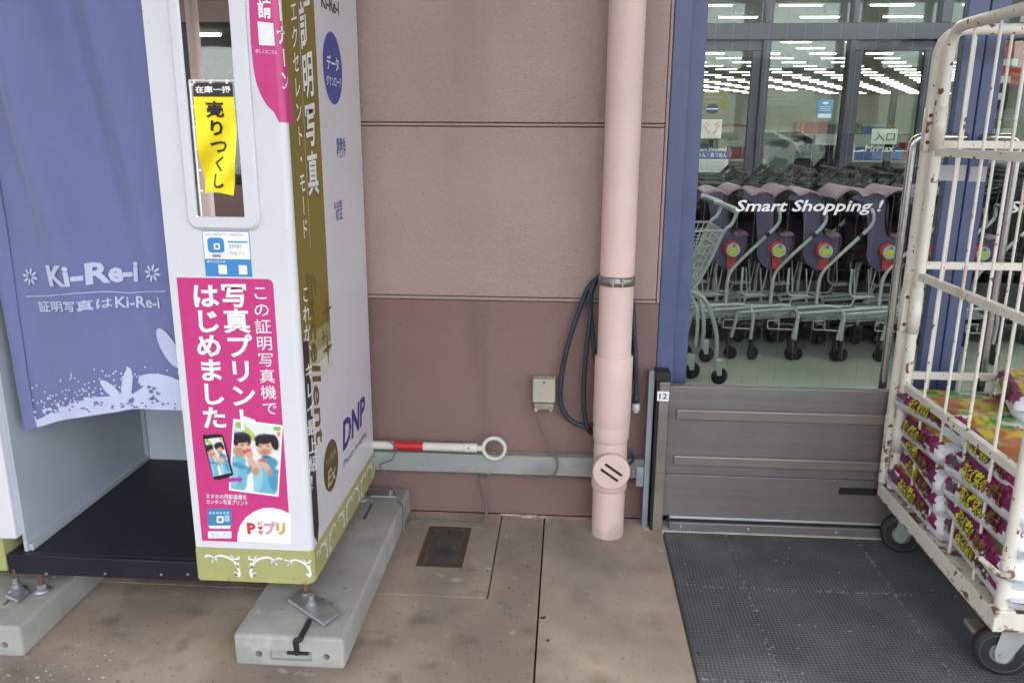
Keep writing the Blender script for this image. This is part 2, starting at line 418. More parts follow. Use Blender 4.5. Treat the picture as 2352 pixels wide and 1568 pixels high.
# concrete marks on the slab: mortar smear by the wall, filled saw cut, grit
M_mortar = pm('mortar', (.42, .38, .33), .9, var=.15, scale=60, bump=.6)
def blob(mb, pts, z0, z1, mi=0):
    c = Vector((sum(p[0] for p in pts)/len(pts), sum(p[1] for p in pts)/len(pts)))
    n = len(pts); vs = [(p[0], p[1], z0) for p in pts]+[(c.x+(p[0]-c.x)*.8, c.y+(p[1]-c.y)*.8, z1) for p in pts]
    mb.add(vs, [(i, (i+1) % n, n+(i+1) % n, n+i) for i in range(n)]+[tuple(range(n, 2*n))], mi, True)
sm = MB()
for (x, y, rx, ry) in ((1172, 1181, 26, 3), (1212, 1184, 24, 5), (1245, 1186, 10, 4)):
    p = [PZ(a, b, .0005) for a, b in ell(x, y, rx, ry, 22)]
    blob(sm, [(q.x+random.uniform(-.004, .004), min(-.004, q.y+random.uniform(-.004, .004))) for q in p], .0002, .004)
obj('mortar_smear', sm, M_mortar, label='pale smear of mortar on the slab along the wall foot', cat='mortar')
M_patch = pm('patch_fill', (.24, .21, .19), .9, var=.15, scale=50, bump=.5)
L_ = [PZ(x, y) for x, y in ((1139, 1370), (1150, 1382), (1163, 1396), (1176, 1412), (1184, 1424))]
sp = MB(); w_ = [.008, .012, .018, .024, .016]
lft = [(p.x-w*.7, p.y-w*.5) for p, w in zip(L_, w_)]; rgt = [(p.x+w*.7, p.y+w*.5) for p, w in zip(L_, w_)]
blob(sp, lft+rgt[::-1], .0001, .0006)
obj('filled_crack', sp, M_patch, label='darker filled crack running diagonally across the slab', cat='crack')
gr = MB(); 
for k in range(70):
    if k < 36: p = PZ(random.uniform(0, 260), random.uniform(1490, 1566))
    else: p = PZ(random.uniform(1560, 2250), random.uniform(1250, 1560))
    if .3 < p.x < .374: continue
    r = random.uniform(.0015, .004) if k >= 36 else random.uniform(.002, .006)
    n = 6; a0 = random.random()*6
    pts = [(p.x+r*random.uniform(.6, 1.3)*math.cos(a0+i*6.283/n), p.y+r*random.uniform(.5, 1)*math.sin(a0+i*6.283/n)) for i in range(n)]
    blob(gr, pts, 0, r*.5)
obj('grit', gr, pm('grit', (.36, .34, .31), .9, var=.2, scale=200), label='scattered pale grit and crumbs on mat and concrete', cat='grit', kind='stuff')

ch_ = MB()
for (px, py, r) in ((1246, 1419, .007), (1252, 1417, .005), (1258, 1470, .006), (1225, 1478, .003), (1120, 1310, .004), (1605, 1500, .005), (1590, 1330, .004), (1212, 1300, .004), (1170, 1350, .003)):
    p = PZ(px, py); blob(ch_, [(p.x+r*random.uniform(.6, 1.5)*math.cos(i*1.05), p.y+r*random.uniform(.5, .9)*math.sin(i*1.05)) for i in range(6)], 0, r*.45)
obj('dark_chips', ch_, pm('chip_dark', (.035, .028, .022), .9, var=.3), label='few dark crumbs lying along the slab joint', cat='debris', kind='stuff')
# steel access hatch set in the slab
M_hf = pm('hatch_frame', (.075, .045, .035), .8, var=.3, scale=60, bump=.5)
M_hl = pm('hatch_lid', (.09, .085, .07), .55, metal=.3, var=.3, scale=25, bump=.5, bscale=120)
layer(M_hl, (.045, .05, .05), 12, .5, .62); layer(M_hl, (.16, .14, .11), 45, .6, .7, strength=.6)
hx0, hx1, hy0, hy1 = -.475, -.322, -.405, -.125
hb = thing('access_hatch', 'small square steel inspection hatch set in the slab by the wall', 'hatch', ((hx0+hx1)/2, (hy0+hy1)/2, 0))
fr = MB(); t_ = .021
for a in ((hx0, hx1, hy0, hy0+t_), (hx0, hx1, hy1-t_, hy1), (hx0, hx0+t_, hy0+t_, hy1-t_), (hx1-t_, hx1, hy0+t_, hy1-t_)):
    fr.box(a[0], a[1], a[2], a[3], .0003, .003, b=.0008)
obj('frame', fr, M_hf, hb)
obj('lid', MB().box(hx0+t_+.002, hx1-t_-.002, hy0+t_+.002, hy1-t_-.002, .0003, .0022, b=.0005), M_hl, hb)
obj('keyhole', MB().cyl((-.398, -.165, .0022), (-.398, -.165, .0034), .006), pm('dark_hole', (.01, .01, .01), .9), hb)

# ------------------------------------------------------------------ store front
M_wallU = pm('wall_pink', (.46, .345, .32), .9, var=.05, scale=3.0, bump=.9, bscale=330, spec=.2, bdist=.005)
layer(M_wallU, (.50, .385, .36), 70, .52, .66, strength=.5)
layer(M_wallU, (.35, .25, .23), 110, .56, .68, strength=.5)
layer(M_wallU, (.38, .265, .245), 2.4, .5, .68, strength=.7, vec_scale=(1.6, 1, .25))
layer(M_wallU, (.335, .245, .228), 1.1, .48, .75, strength=.55, vec_scale=(1, 1, .5))
layer(M_wallU, (.55, .46, .43), 38, .735, .76, strength=.6); layer(M_wallU, (.2, .13, .12), 55, .735, .765, strength=.7)
M_wallL = pm('wall_brown', (.248, .152, .142), .88, var=.06, scale=3.0, bump=.9, bscale=330, spec=.2, bdist=.005)
layer(M_wallL, (.30, .165, .157), 3.5, .52, .68, strength=.6)
layer(M_wallL, (.19, .128, .122), 90, .55, .68, strength=.5)
layer(M_wallL, (.17, .125, .11), 2.2, .42, .62, strength=.85, vec_scale=(1, 1, .4), zmask=(2, .26, .03))
layer(M_wallL, (.285, .192, .18), .9, .45, .7, strength=.7, vec_scale=(1, 1, .6)); layer(M_wallL, (.15, .09, .085), 5, .6, .75, strength=.45, vec_scale=(1, 1, .12))
layer(M_wallL, (.42, .34, .31), 40, .735, .75, strength=.6)
M_edge = pm('wall_edge_sealant', (.42, .29, .25), .8, var=.08)
M_core = pm('wall_core', (.16, .11, .1), .9)
WR = .325
st = thing('store_wall', 'pink panelled outer wall of the store with brown lower band', 'wall', (-2, 0, 0))
obj('wall_core', MB().box(-9, WR-.006, .012, .2, 0, 4.6), M_core, st)
for z0, z1, x1, m in ((.8325, 1.4085, WR-.012, M_wallU), (1.4245, 3.3, WR-.012, M_wallU)):
    for xa, xb in ((-9, -4.202), (-4.198, x1)):
        obj('wall_panel', MB().box(xa, xb, 0, .012, z0, z1, b=.0028), m, st)
obj('joint_strip', MB().box(-9, WR-.012, .0022, .0118, 1.4122, 1.4208, b=.002), M_wallU, st)
obj('joint_strip', MB().box(-9, WR-.012, .001, .0118, .8185, .829, b=.003), M_wallU, st)
obj('wall_band', MB().box(-9, WR, .003, .0119, .0, .8155, b=.002), M_wallL, st)
obj('edge_bead', MB().box(WR-.0095, WR, .0005, .0119, .8185, 3.3, b=.002), M_wallU, st)
obj('wall_band', MB().box(-9, 9, .0, .2, 3.302, 5.2, b=.003), M_wallU, st)
st2 = thing('store_wall', 'pink outer wall beyond the right side of the glazed front', 'wall', (8, 0, 0))
obj('wall_panel', MB().box(6.80, 9, 0, .2, .8285, 3.3, b=.003), M_wallU, st2)
obj('wall_band', MB().box(6.80, 9, .004, .2, .0, .8235, b=.003), M_wallL, st2)

# doorway frame and two glazed leaves
M_blue = pm('blue_paint', (.078, .10, .205), .42, var=.06, scale=8, spec=.5)
layer(M_blue, (.125, .155, .265), 4, .55, .7, strength=.5)
M_glass = thin_glass('door_glass', (.88, .915, .895), 1.2)
M_steel = pm('stainless', (.55, .55, .54), .22, metal=1, var=.06, scale=60)
M_dark = pm('black_rubber', (.015, .015, .016), .6, var=.2)
M_white_ink = ink('white', (.82, .83, .84))
fr_ = thing('door_frame', 'blue painted metal frame round the store entrance', 'door frame', (1.33, .06, 0))
obj('jamb', MB().box(WR+.002, .387, .012, .16, 0, 3.3, b=.004), M_blue, fr_)
obj('jamb', MB().box(2.275, 2.398, .012, .16, 0, 3.3, b=.004), M_blue, fr_)
obj('head', MB().box(.388, 2.274, .012, .16, 2.152, 2.205, b=.004), M_blue, fr_)
obj('head', MB().box(.388, 2.274, .012, .16, 3.24, 3.3, b=.004), M_blue, fr_)
obj('transom_pane', MB().box(.388, 2.274, .074, .0785, 2.206, 3.239), M_glass, fr_)
obj('sill', MB().box(.389, 2.273, .0, .16, .001, .012, b=.002), M_steel, fr_)
gf = thing('glazed_front', 'fixed glazed bays of the store front to the right of the doors', 'window', (4.6, .06, 0))
for k in range(5):
    x = 2.40+k*1.08; obj('mullion', MB().box(x, x+.07, .02, .15, 0, 3.3, b=.004), M_blue, gf)
    if k < 4:
        obj('pane', MB().box(x+.0705, x+1.0795, .074, .0785, .32, 2.152), M_glass, gf); obj('pane', MB().box(x+.0705, x+1.0795, .074, .0785, 2.206, 3.239), M_glass, gf)
        obj('rail', MB().box(x+.0705, x+1.0795, .03, .14, 2.153, 2.205, b=.003), M_blue, gf); obj('kick_panel', MB().box(x+.0705, x+1.0795, .03, .14, .0, .3195, b=.003), M_blue, gf); obj('rail', MB().box(x+.0705, x+1.0795, .03, .14, 3.24, 3.3, b=.003), M_blue, gf)
def leaf(x0, x1, hx, side, label):
    t = thing('glass_door', label, 'door', ((x0+x1)/2, .08, .012), 'entrance door leaves')
    w = .052 if side < 0 else .062
    obj('stile', MB().box(x0, x0+w, .055, .095, .014, 2.145, b=.003), M_blue, t)
    obj('stile', MB().box(x1-(.066 if side < 0 else .052), x1, .055, .095, .014, 2.145, b=.003), M_blue, t)
    a, b = x0+w, x1-(.066 if side < 0 else .052)
    obj('bottom_rail', MB().box(a+.0005, b-.0005, .057, .093, .014, .12, b=.003), M_blue, t)
    obj('top_rail', MB().box(a+.0005, b-.0005, .057, .093, 2.07, 2.145, b=.003), M_blue, t)
    g = obj('pane', MB().box(a, b, .074, .0785, .118, 2.072), M_glass, t)
    wm = pm('glass_wire', (.22, .23, .23), .5, metal=.3)
    x = a+.03
    while x < b:
        obj('wire', MB().box(x-.0003, x+.0003, .0735, .0739, .121, 2.07), wm, g); x += .0575
    # pull handle: tube standing off the glass and returning to the stile
    sx_ = (x1-.03) if side < 0 else (x0+.03)
    pts = bent([(sx_, .06, 1.385), (sx_, .015, 1.385), (hx, .012, 1.385), (hx, .012, .40), (sx_, .015, .40), (sx_, .06, .40)], .035)
    obj('pull_handle', MB().tube(pts, .0135, 14), M_steel, t)
    s = PlaneY(.0735); tx = MB()
    if side < 0:
        text(tx, s, 'Smart Shopping !', quad(s, (1690, 459), (2030, 459), (1688, 494), (2028, 494)), .0006, 0, .02, .24)
    else:
        q0 = quad(s, (2318, 462), (2660, 462), (2316, 497), (2658, 497)); text(tx, s, 'Smart Shopping !', q0, .0006, 0, .02, .24)
    obj('lettering', tx, M_white_ink, g)
    return t
leafL = leaf(.389, 1.322, 1.118, -1, 'left glazed entrance door, whole slogan readable beside the pink wall')
leafR = leaf(1.326, 2.273, 1.45, 1, 'right glazed entrance door, mostly seen through the roll cage')
M_lab = pm('grey_label', (.40, .41, .42), .5, var=.04)
s = PlaneY(.055); tg = MB()
q = quad(s, (2150, 379), (2206, 381), (2150, 415), (2204, 416)); tg.box(q[0][0], 1.318, .0535, .0548, q[2][1], q[0][1], b=.0005); obj('push_label', tg, M_lab, leafL)
tg = MB(); tg.box(1.331, 1.385, .0535, .0548, q[2][1]-.002, q[0][1]-.004, b=.0005); obj('push_label', tg, M_lab, leafR)
tg = MB(); q = quad(PlaneY(.0745), (2140, 57), (2140, 70), (2140, 70), (2140, 70))

# ------------------------------------------------------------------ shop interior
M_floor = pm('shop_floor', (.40, .425, .385), .32, var=.05, scale=1.5, spec=.45)
layer(M_floor, (.30, .32, .29), 2.2, .5, .7, strength=.5)
M_iw = pm('shop_wall', (.74, .74, .68), .8, var=.04, scale=2)
M_ceil = pm('shop_ceiling', (.42, .42, .36), .85, var=.05, scale=1)
obj('shop_floor', MB().box(-12, 46, .165, 75, -.06, .0), M_floor, kind='structure')
obj('shop_ceiling', MB().box(-12, 46, 4.72, 75, 4.62, 4.75), M_ceil, kind='structure')
obj('vestibule_ceiling', MB().box(-1.5, 8, .205, 4.71, 3.0, 3.1), M_ceil, kind='structure')
iw = MB(); iw.box(-12, 46, 74.5, 75, .001, 4.6); obj('shop_back_wall', iw, M_iw, kind='structure')
obj('shop_side_wall', MB().box(45.5, 46, 4.8, 74.4, .001, 4.6), M_iw, kind='structure')
obj('shop_side_wall', MB().box(-12, -11.5, 4.8, 74.4, .001, 4.6), M_iw, kind='structure')
obj('vestibule_side_wall', MB().box(.1, .2, .21, 4.4, .001, 2.99), M_iw, kind='structure')
obj('vestibule_side_wall', MB().box(7.8, 7.9, .21, 4.4, .001, 2.99), M_iw, kind='structure')

# inner glazed partition
IY = 4.45
M_alu = pm('dark_aluminium', (.062, .066, .092), .45, metal=.2, var=.06)
M_glass2 = thin_glass('partition_glass', (.80, .84, .80), 1.72)
ip = thing('inner_partition', 'dark framed glazed partition with doors behind the trolleys', 'partition', (2.5, IY, 0))
def ix(px): return PY(px, 200, IY).x
def iz(py, px=1850): return PY(px, py, IY).z
zT0, zT1 = iz(93), iz(55)
X = [ix(1743), ix(1761), ix(1939), ix(1957), ix(2118), ix(2136)]
obj('transom', MB().box(.2, 7.8, IY-.06, IY+.06, zT0, zT1, b=.004), M_alu, ip)
obj('head', MB().box(.2, 7.8, IY-.06, IY+.06, 2.95, 3.0), M_alu, ip)
for a, b in ((X[0], X[1]), (X[2], X[3]-.02), (X[5], X[5]+.08), (.2, .26), (7.7, 7.8), (5.2, 5.28), (6.4, 6.48)):
    obj('mullion', MB().box(a, b, IY-.062, IY+.062, 0, zT0-.002, b=.004), M_alu, ip)
    obj('mullion', MB().box(a, b, IY-.062, IY+.062, zT1+.002, 2.948, b=.004), M_alu, ip)
zr = iz(117)
for a, b in ((.262, X[0]), (X[3]-.02, X[5])):
    obj('door_rail', MB().box(a+.004, b-.004, IY-.025, IY+.025, zr, zT0-.006, b=.003), M_alu, ip)
    obj('door_rail', MB().box(a+.004, b-.004, IY-.025, IY+.025, .01, .12, b=.003), M_alu, ip)
    obj('door_stile', MB().box(b-.075, b-.005, IY-.024, IY+.024, .122, zr-.002, b=.003), M_alu, ip)
    obj('door_stile', MB().box(a+.005, a+.075, IY-.024, IY+.024, .122, zr-.002, b=.003), M_alu, ip)
for a, b in ((.262, X[0]), (X[1], X[2]), (X[3]-.02, X[5]), (X[5]+.08, 5.2), (5.28, 6.4), (6.48, 7.7)):
    obj('pane', MB().box(a+.002, b-.002, IY-.004, IY+.004, .02, zT0-.004), M_glass2, ip)
    obj('pane', MB().box(a+.002, b-.002, IY-.004, IY+.004, zT1+.004, 2.946), M_glass2, ip)
# notices stuck on the inner glass
s = PlaneY(IY-.012)
def card(name, px, mats, draw=None):
    q = [s.uv(*p) for p in px]; x0, z1 = q[0]; x1, z0 = q[1]
    o = obj(name, MB().box(x0, x1, IY-.012, IY-.006, z0, z1), mats[0], ip)
    if draw: 
        m = MB(); draw(m, x0, x1, z0, z1); obj('print', m, mats[1:], o)
    return o
I_blue = ink('sign_blue', (.10, .30, .55)); I_navy = ink('navy', (.03, .05, .16)); I_red = ink('pale_red', (.75, .28, .26)); I_grey = ink('grey', (.33, .34, .36)); I_green = ink('deep_green', (.06, .11, .07)); I_paper = ink('paper', (.68, .72, .68))
def d1(m, x0, x1, z0, z1):
    w, h = x1-x0, z1-z0
    poly(m, s, rrect(x0+w*.08, x1-w*.08, z0+h*.05, z0+h*.26, .004), .001, 0)
    poly(m, s, ell((x0+x1)/2, z0+h*.82, w*.2, h*.07), .001, 0)
    for k in range(3): poly(m, s, [(x0+w*.15, z0+h*(.42+k*.1)), (x1-w*.15, z0+h*(.42+k*.1)), (x1-w*.15, z0+h*(.45+k*.1)), (x0+w*.15, z0+h*(.45+k*.1))], .001, 0)
card('blue_notice', ((1879, 229), (1911, 273)), [I_blue, M_white_ink], d1)
def d2(m, x0, x1, z0, z1):
    cx, cz, w = (x0+x1)/2, (z0+z1)/2, (x1-x0)
    ribbon(m, s, ell(cx, cz+.005, w*.26, w*.3, 20, 0, 2.4, 7.0), .006, .001, 0)
    for sx in (-1, 1):
        ribbon(m, s, [(cx+sx*w*.15, cz+w*.2), (cx+sx*w*.3, cz+w*.33), (cx+sx*w*.36, cz+w*.15), (cx+sx*w*.26, cz-w*.02)], .007, .001, 0)
        ribbon(m, s, [(cx+sx*w*.05, cz-w*.18), (cx+sx*w*.2, cz-w*.1), (cx+sx*w*.16, cz-w*.26)], .008, .001, 0)
card('poster', ((1612, 274), (1656, 318)), [I_paper, I_red], d2)
def d3(m, x0, x1, z0, z1):
    h = z1-z0; w = x1-x0
    poly(m, s, [(x0, z1-h*.38), (x1, z1-h*.38), (x1, z1), (x0, z1)], .001, 0)
    for k in range(6): poly(m, s, [(x0+w*.06, z0+h*(.08+k*.085)), (x1-w*.1, z0+h*(.08+k*.085)), (x1-w*.1, z0+h*(.11+k*.085)), (x0+w*.06, z0+h*(.11+k*.085))], .001, 1)
    text(m, s, 'ちゃん・あつめん', [(x0+w*.05, z1-h*.06), (x1-w*.05, z1-h*.06), (x0+w*.05, z1-h*.3), (x1-w*.05, z1-h*.3)], .0015, 2, .01)
card('notice', ((1590, 347), (1671, 396)), [I_paper, ink('header_blue', (.10, .15, .36)), I_grey, M_white_ink], d3)
m = MB(); q = [s.uv(*p) for p in ((1622, 239), (1650, 262))]
poly(m, s, ell((q[0][0]+q[1][0])/2, (q[0][1]+q[1][1])/2, (q[1][0]-q[0][0])/2, (q[0][1]-q[1][1])/2), .001, 0)
zc = (q[0][1]+q[1][1])/2; poly(m, s, [(q[0][0]+.002, zc-.006), (q[1][0]-.002, zc-.006), (q[1][0]-.002, zc+.006), (q[0][0]+.002, zc+.006)], .0016, 1)
obj('round_sticker', m, [I_navy, I_paper], ip)
m = MB(); text(m, s, 'MrMax', quad(s, (1986, 333), (2054, 333), (1986, 349), (2054, 349)), .001, 0, .02, .2)
ppoly(m, s, [(1960, 347), (1984, 344), (1984, 348), (1960, 349)], .001, 0); ppoly(m, s, [(2056, 346), (2100, 346), (2100, 348), (2056, 348)], .001, 0)
obj('shop_name_lettering', m, M_white_ink, ip)
m = MB(); text(m, s, 'Smart Shopping !', quad(s, (1596, 340), (1676, 338), (1596, 350), (1676, 348)), .001, 0, .02, .24); obj('slogan_lettering', m, I_paper, ip)

# ceiling lights of the shop: 1.2 m strips in staggered rows
M_lamp = emis('lamp_tube', (1, .98, .9), 3.8); M_fill = emis('lobby_fill_tube', (1, .98, .92), 7.5); M_case = pm('lamp_case', (.7, .7, .68), .5, var=.03)
CZ = 4.56
r0 = thing('ceiling_light', 'lit strip light on the shop ceiling seen through the glass', 'ceiling light', (4, 9, CZ), 'strip lights of the shop ceiling')
obj('housing', MB().box(3.4, 4.6, 8.93, 9.07, CZ+.01, CZ+.06, b=.004), M_case, r0)
obj('tube', MB().box(3.46, 4.54, 8.97, 9.03, CZ-.022, CZ+.0095, b=.008), M_lamp, r0)
for i in range(3):  # unseen fill lights added under the lobby ceiling to brighten the trolleys
    for j in range(2):
        xx, yy = 1.0+i*1.9, 1.3+j*1.9
        vl = thing('vestibule_fill_light', f'unseen strip light added to brighten the entrance lobby, {["first", "second", "third"][i]} in the {["front", "back"][j]} row', 'ceiling light', (xx, yy, 2.95), 'added lights brightening the entrance lobby')
        obj('housing', MB().box(xx-.6, xx+.6, yy-.08, yy+.08, 2.955, 2.999, b=.003), M_case, vl); obj('tube', MB().box(xx-.57, xx+.57, yy-.045, yy+.045, 2.905, 2.9545, b=.012), M_fill, vl)
row = 0; y = 6.5; first = True
while y < 72:
    x = (row % 2)*1.15-1.0
    while x < (y+2.8)*.47+1.5:
        if x > (y+2.8)*.125-1.6:
            if first: r0.location = (x, y, CZ); first = False
            else: dup(r0, (x, y, CZ), r0['label'])
        x += 2.3
    y += 2.3; row += 1

# ================================================================== PHOTO BOOTH
BX, BY, BZ = -.687, -.800, .160          # right side plane, front plane, underside
BR = .018                                # rounded front edge
BB = -.065                               # back of the booth
TOPZ = 1.98
M_bw = pm('booth_white', (.665, .675, .715), .34, var=.02, scale=4, spec=.5, coat=.25)
M_olive = pm('booth_olive', (.36, .37, .15), .45, var=.05, scale=6)
layer(M_olive, (.62, .50, .14), 14, .5, .72, strength=.7, zmask=(2, .05, .0)); layer(M_olive, (.34, .13, .03), 40, .58, .66, strength=.8, zmask=(2, .03, .002))
layer(M_bw, (.52, .53, .56), 5, .60, .78, strength=.45, vec_scale=(1, 1, .3)); layer(M_bw, (.45, .44, .42), 60, .70, .74, strength=.5)
M_bgrey = pm('booth_inner', (.42, .46, .52), .5, var=.03)
M_btrim = pm('booth_trim', (.50, .54, .58), .4, metal=.2, var=.04)
M_bfloor = pm('booth_floor', (.012, .013, .02), .55, var=.2, scale=30, bump=.6, bscale=90)
M_bblack = pm('booth_black', (.012, .013, .022), .38, var=.1)
M_rust = pm('rusty_rod', (.13, .06, .036), .85, var=.35, scale=90, bump=.4)
M_zinc = pm('zinc_plate', (.36, .38, .40), .45, metal=.7, var=.15, scale=25, bump=.2)
M_alum = pm('aluminium', (.62, .63, .65), .35, metal=.6, var=.05)
booth = thing('photo_booth', 'white self-service photo booth with pink posters and olive base', 'photo booth', (-1.2, -.43, BZ))
def outline(e=0.0, x0=-1.02):
    """plan outline of the cabinet, grown by e"""
    r = BR+e; p = [(x0-e, BB+e*0), (x0-e, BY-e)]
    for k in range(9):
        a = math.radians(-90+90*k/8); p.append((BX-BR+r*math.cos(a), BY+BR+r*math.sin(a)))
    p.append((BX+e, BB)); return p
ZB = .262                                 # top of olive band
obj('cabinet', MB().prism(outline(), lambda x, y: (x, y, ZB+.0006), lambda x, y: (x, y, TOPZ)), M_bw, booth)
def base_profile():
    mb = MB(); o = outline(.0012); n = len(o)
    levels = [(BZ+.0, -.006), (BZ+.005, 0), (ZB-.004, 0), (ZB, -.0022)]
    vs = []
    for z, e in levels:
        cx, cy = -.85, -.43
        for x, y in o: vs.append((x+(e if x > cx else -e), y+(e if y > cy else 0), z))
    fs = [(i*n+k, i*n+(k+1) % n, (i+1)*n+(k+1) % n, (i+1)*n+k) for i in range(3) for k in range(n)]
    fs.append(tuple(range(n))[::-1]); fs.append(tuple(range(3*n, 4*n)))
    return mb.add(vs, fs)
band = obj('base_band', base_profile(), M_olive, booth)
class Wrap:
    """the cabinet skin: s runs along the front (s = x), round the edge and along the side"""
    a0 = BX-BR; aL = BR*math.pi/2
    def uv(s, x, y):
        p = PY(x, y, BY)
        if p.x < s.a0: return (p.x, p.z)
        q = PX(x, y, BX)
        if q.y > BY+BR: return (s.a0+s.aL+q.y-(BY+BR), q.z)
        return (s.a0+s.aL*.5, PY(x, y, BY+BR*.3).z)
    def pt(s, u, v, off):
        if u <= s.a0: return (u, BY-off, v)
        if u >= s.a0+s.aL: return (BX+off, BY+BR+u-s.a0-s.aL, v)
        a = -math.pi/2+(u-s.a0)/BR; r = BR+off
        return (BX-BR+r*math.cos(a), BY+BR+r*math.sin(a), v)
WS = Wrap()
def wpoly(mb, pts, off, mi=0):
    """polygon on the wrap, sliced so that it follows the rounded edge"""
    b = bmesh.new(); f = b.faces.new([b.verts.new((u, v, 0)) for u, v in pts])
    bmesh.ops.triangulate(b, faces=[f])
    for k in range(9):
        bmesh.ops.bisect_plane(b, geom=b.verts[:]+b.edges[:]+b.faces[:], plane_co=(WS.a0+WS.aL*k/8, 0, 0), plane_no=(1, 0, 0))
    b.verts.index_update()
    mb.add([WS.pt(v.co.x, v.co.y, off) for v in b.verts], [[v.index for v in f.verts] for f in b.faces], mi); b.free()
def side(y, z): return (WS.a0+WS.aL+y-(BY+BR), z)
SX = WS.a0+WS.aL

# interior of the booth: opening, floor, walls
OX0, OX1 = -1.588, -1.0215
LXw = -1.60
obj('cabinet', MB().box(-1.95, -1.546, BY, BB, ZB, TOPZ, b=.006), M_bw, booth)
obj('base_band', MB().box(-1.951, -1.589, BY-.001, BB, BZ, ZB-.0006, b=.004), M_olive, booth)
fl = obj('floor', MB().box(-1.584, -1.023, BY+.022, BB-.012, BZ+.02, .212, b=.002), M_bfloor, booth)
lip = MB().box(-1.587, -1.0225, BY+.002, BY+.021, BZ-.008, .2125, b=.003); obj('step_edge', lip, M_bblack, booth)
for px in (107, 242, 371, 432):
    p = PY(px, 1316 if px < 300 else 1318, BY+.002); obj('screw', MB().cyl((p.x, BY+.0025, p.z), (p.x, BY-.0008, p.z), .004, 10), M_zinc, booth)
obj('side_wall', MB().box(-1.5455, -1.535, BY+.025, BB-.012, .2125, TOPZ), M_bgrey, booth)
obj('back_wall', MB().box(-1.5345, -1.0225, BB-.02, BB-.004, .2125, TOPZ), pm('booth_back', (.62, .67, .74), .45, var=.02), booth)
obj('wall_trim', MB().box(-1.5348, -1.522, BY+.03, BB-.021, .2125, .232, b=.002), M_btrim, booth)
obj('corner_trim', MB().box(-1.5349, -1.521, BB-.034, BB-.0202, .2325, TOPZ, b=.002), M_btrim, booth)
obj('roof', MB().box(-1.952, BX+.001, BY-.001, BB, TOPZ+.001, TOPZ+.05, b=.006), M_bw, booth)

# mirror in a raised rounded frame
def pxf(x, y): p = PY(x, y, BY); return p.x, p.z
fx0, fz0 = pxf(436, 525); fx1, _ = pxf(601, 525); mx0, mz0 = pxf(455, 497); mx1, _ = pxf(566, 497); fz1, mz1 = 1.86, 1.82
mf = MB(); A = rrect(fx0, fx1, fz0, fz1, .03, 6); B = rrect(mx0, mx1, mz0, mz1, .004, 6); n = len(A)
def ringz(P, y): return [(x, y, z) for x, z in P]
A2 = rrect(fx0+.006, fx1-.006, fz0+.006, fz1-.006, .025, 6); B2 = rrect(mx0-.002, mx1+.002, mz0-.002, mz1+.002, .005, 6)
rings = [ringz(A, BY-.0002), ringz(A, BY-.009), ringz(A2, BY-.0145), ringz(B2, BY-.0145), ringz(B, BY-.012), ringz(B, BY-.0062)]
vs = sum(rings, []); mf.add(vs, [(i*n+k, i*n+(k+1) % n, (i+1)*n+(k+1) % n, (i+1)*n+k) for i in range(5) for k in range(n)], 0, False)
frame_o = obj('mirror_frame', mf, M_bw, booth)
mm_, t_, b_ = _bs('mirror'); b_.inputs['Base Color'].default_value = (.86, .88, .88, 1); b_.inputs['Metallic'].default_value = 1; b_.inputs['Roughness'].default_value = .012
obj('mirror_glass', MB().box(mx0+.0002, mx1-.0002, BY-.006, BY-.002, mz0+.0002, mz1), mm_, frame_o)

# ---- print on the front
FS = PlaneY(BY)
I_mag = ink('magenta', (.56, .045, .215), .35); I_wh = M_white_ink; I_gold = ink('gold', (.215, .165, .012), .4); I_gold2 = ink('gold_dark', (.14, .10, .02), .4); I_brown = ink('dark_brown', (.035, .025, .022), .4)
I_bl = ink('royal_blue', (.035, .065, .33), .4); I_sky = ink('app_blue', (.05, .25, .56), .4); I_skin = ink('skin', (.66, .44, .36)); I_hair = ink('hair', (.03, .024, .026)); I_aqua = ink('aqua', (.27, .52, .62)); I_leaf = ink('fresh_green', (.42, .62, .18)); I_red2 = ink('red', (.62, .04, .05)); I_pink = ink('pink', (.72, .28, .48)); I_yel = ink('mustard', (.50, .40, .04)); I_blk = ink('black', (.012, .012, .013)); I_plum = ink('plum', (.42, .05, .32)); I_pale = ink('pale_photo', (.78, .82, .76)); I_dblue = ink('teal_blue', (.06, .22, .42)); I_gr = ink('mid_grey', (.30, .31, .33))
# pink poster
pz = MB(); q = [FS.uv(*p) for p in ((410, 632), (618, 634), (631, 646), (675, 1246), (470, 1243))]
PXL, PXR, PZT, PZB = -1.0, -.7465, 1.028, .283
poster = MB(); pp = [(PXL, PZT), (PXL, PZB), (PXR, PZB)]+[(PXR-.014+.014*math.cos(a), PZT-.014+.014*math.sin(a)) for a in (0, .5, 1.05, 1.57)]
poly(poster, FS, pp, .0006); po = obj('pink_poster', poster, I_mag, booth)
tx = MB()
vtext(tx, FS, 'この証明写真機で', quad(FS, (576, 652), (617, 652), (603, 955), (640, 955)), .0012, 0, .004)
obj('lettering', tx, I_wh, po); tx = MB()
vtext(tx, FS, '写真プリント', quad(FS, (504, 648), (568, 648), (536, 990), (597, 990)), .0016, 0, .026, .0)
obj('lettering', tx, I_wh, po); tx = MB()
vtext(tx, FS, 'はじめました', quad(FS, (437, 650), (502, 650), (465, 985), (524, 985)), .0012, 0, .03, .0)
obj('lettering', tx, I_wh, po); tx = MB()
text(tx, FS, 'スマホの撮影画像を', quad(FS, (473, 1133), (567, 1135), (473, 1144), (567, 1147)), .0012, 0, .01)
text(tx, FS, 'カンタン写真プリント', quad(FS, (474, 1146), (570, 1148), (474, 1156), (570, 1160)), .0012, 0, .01)
obj('small_lettering', tx, I_wh, po)
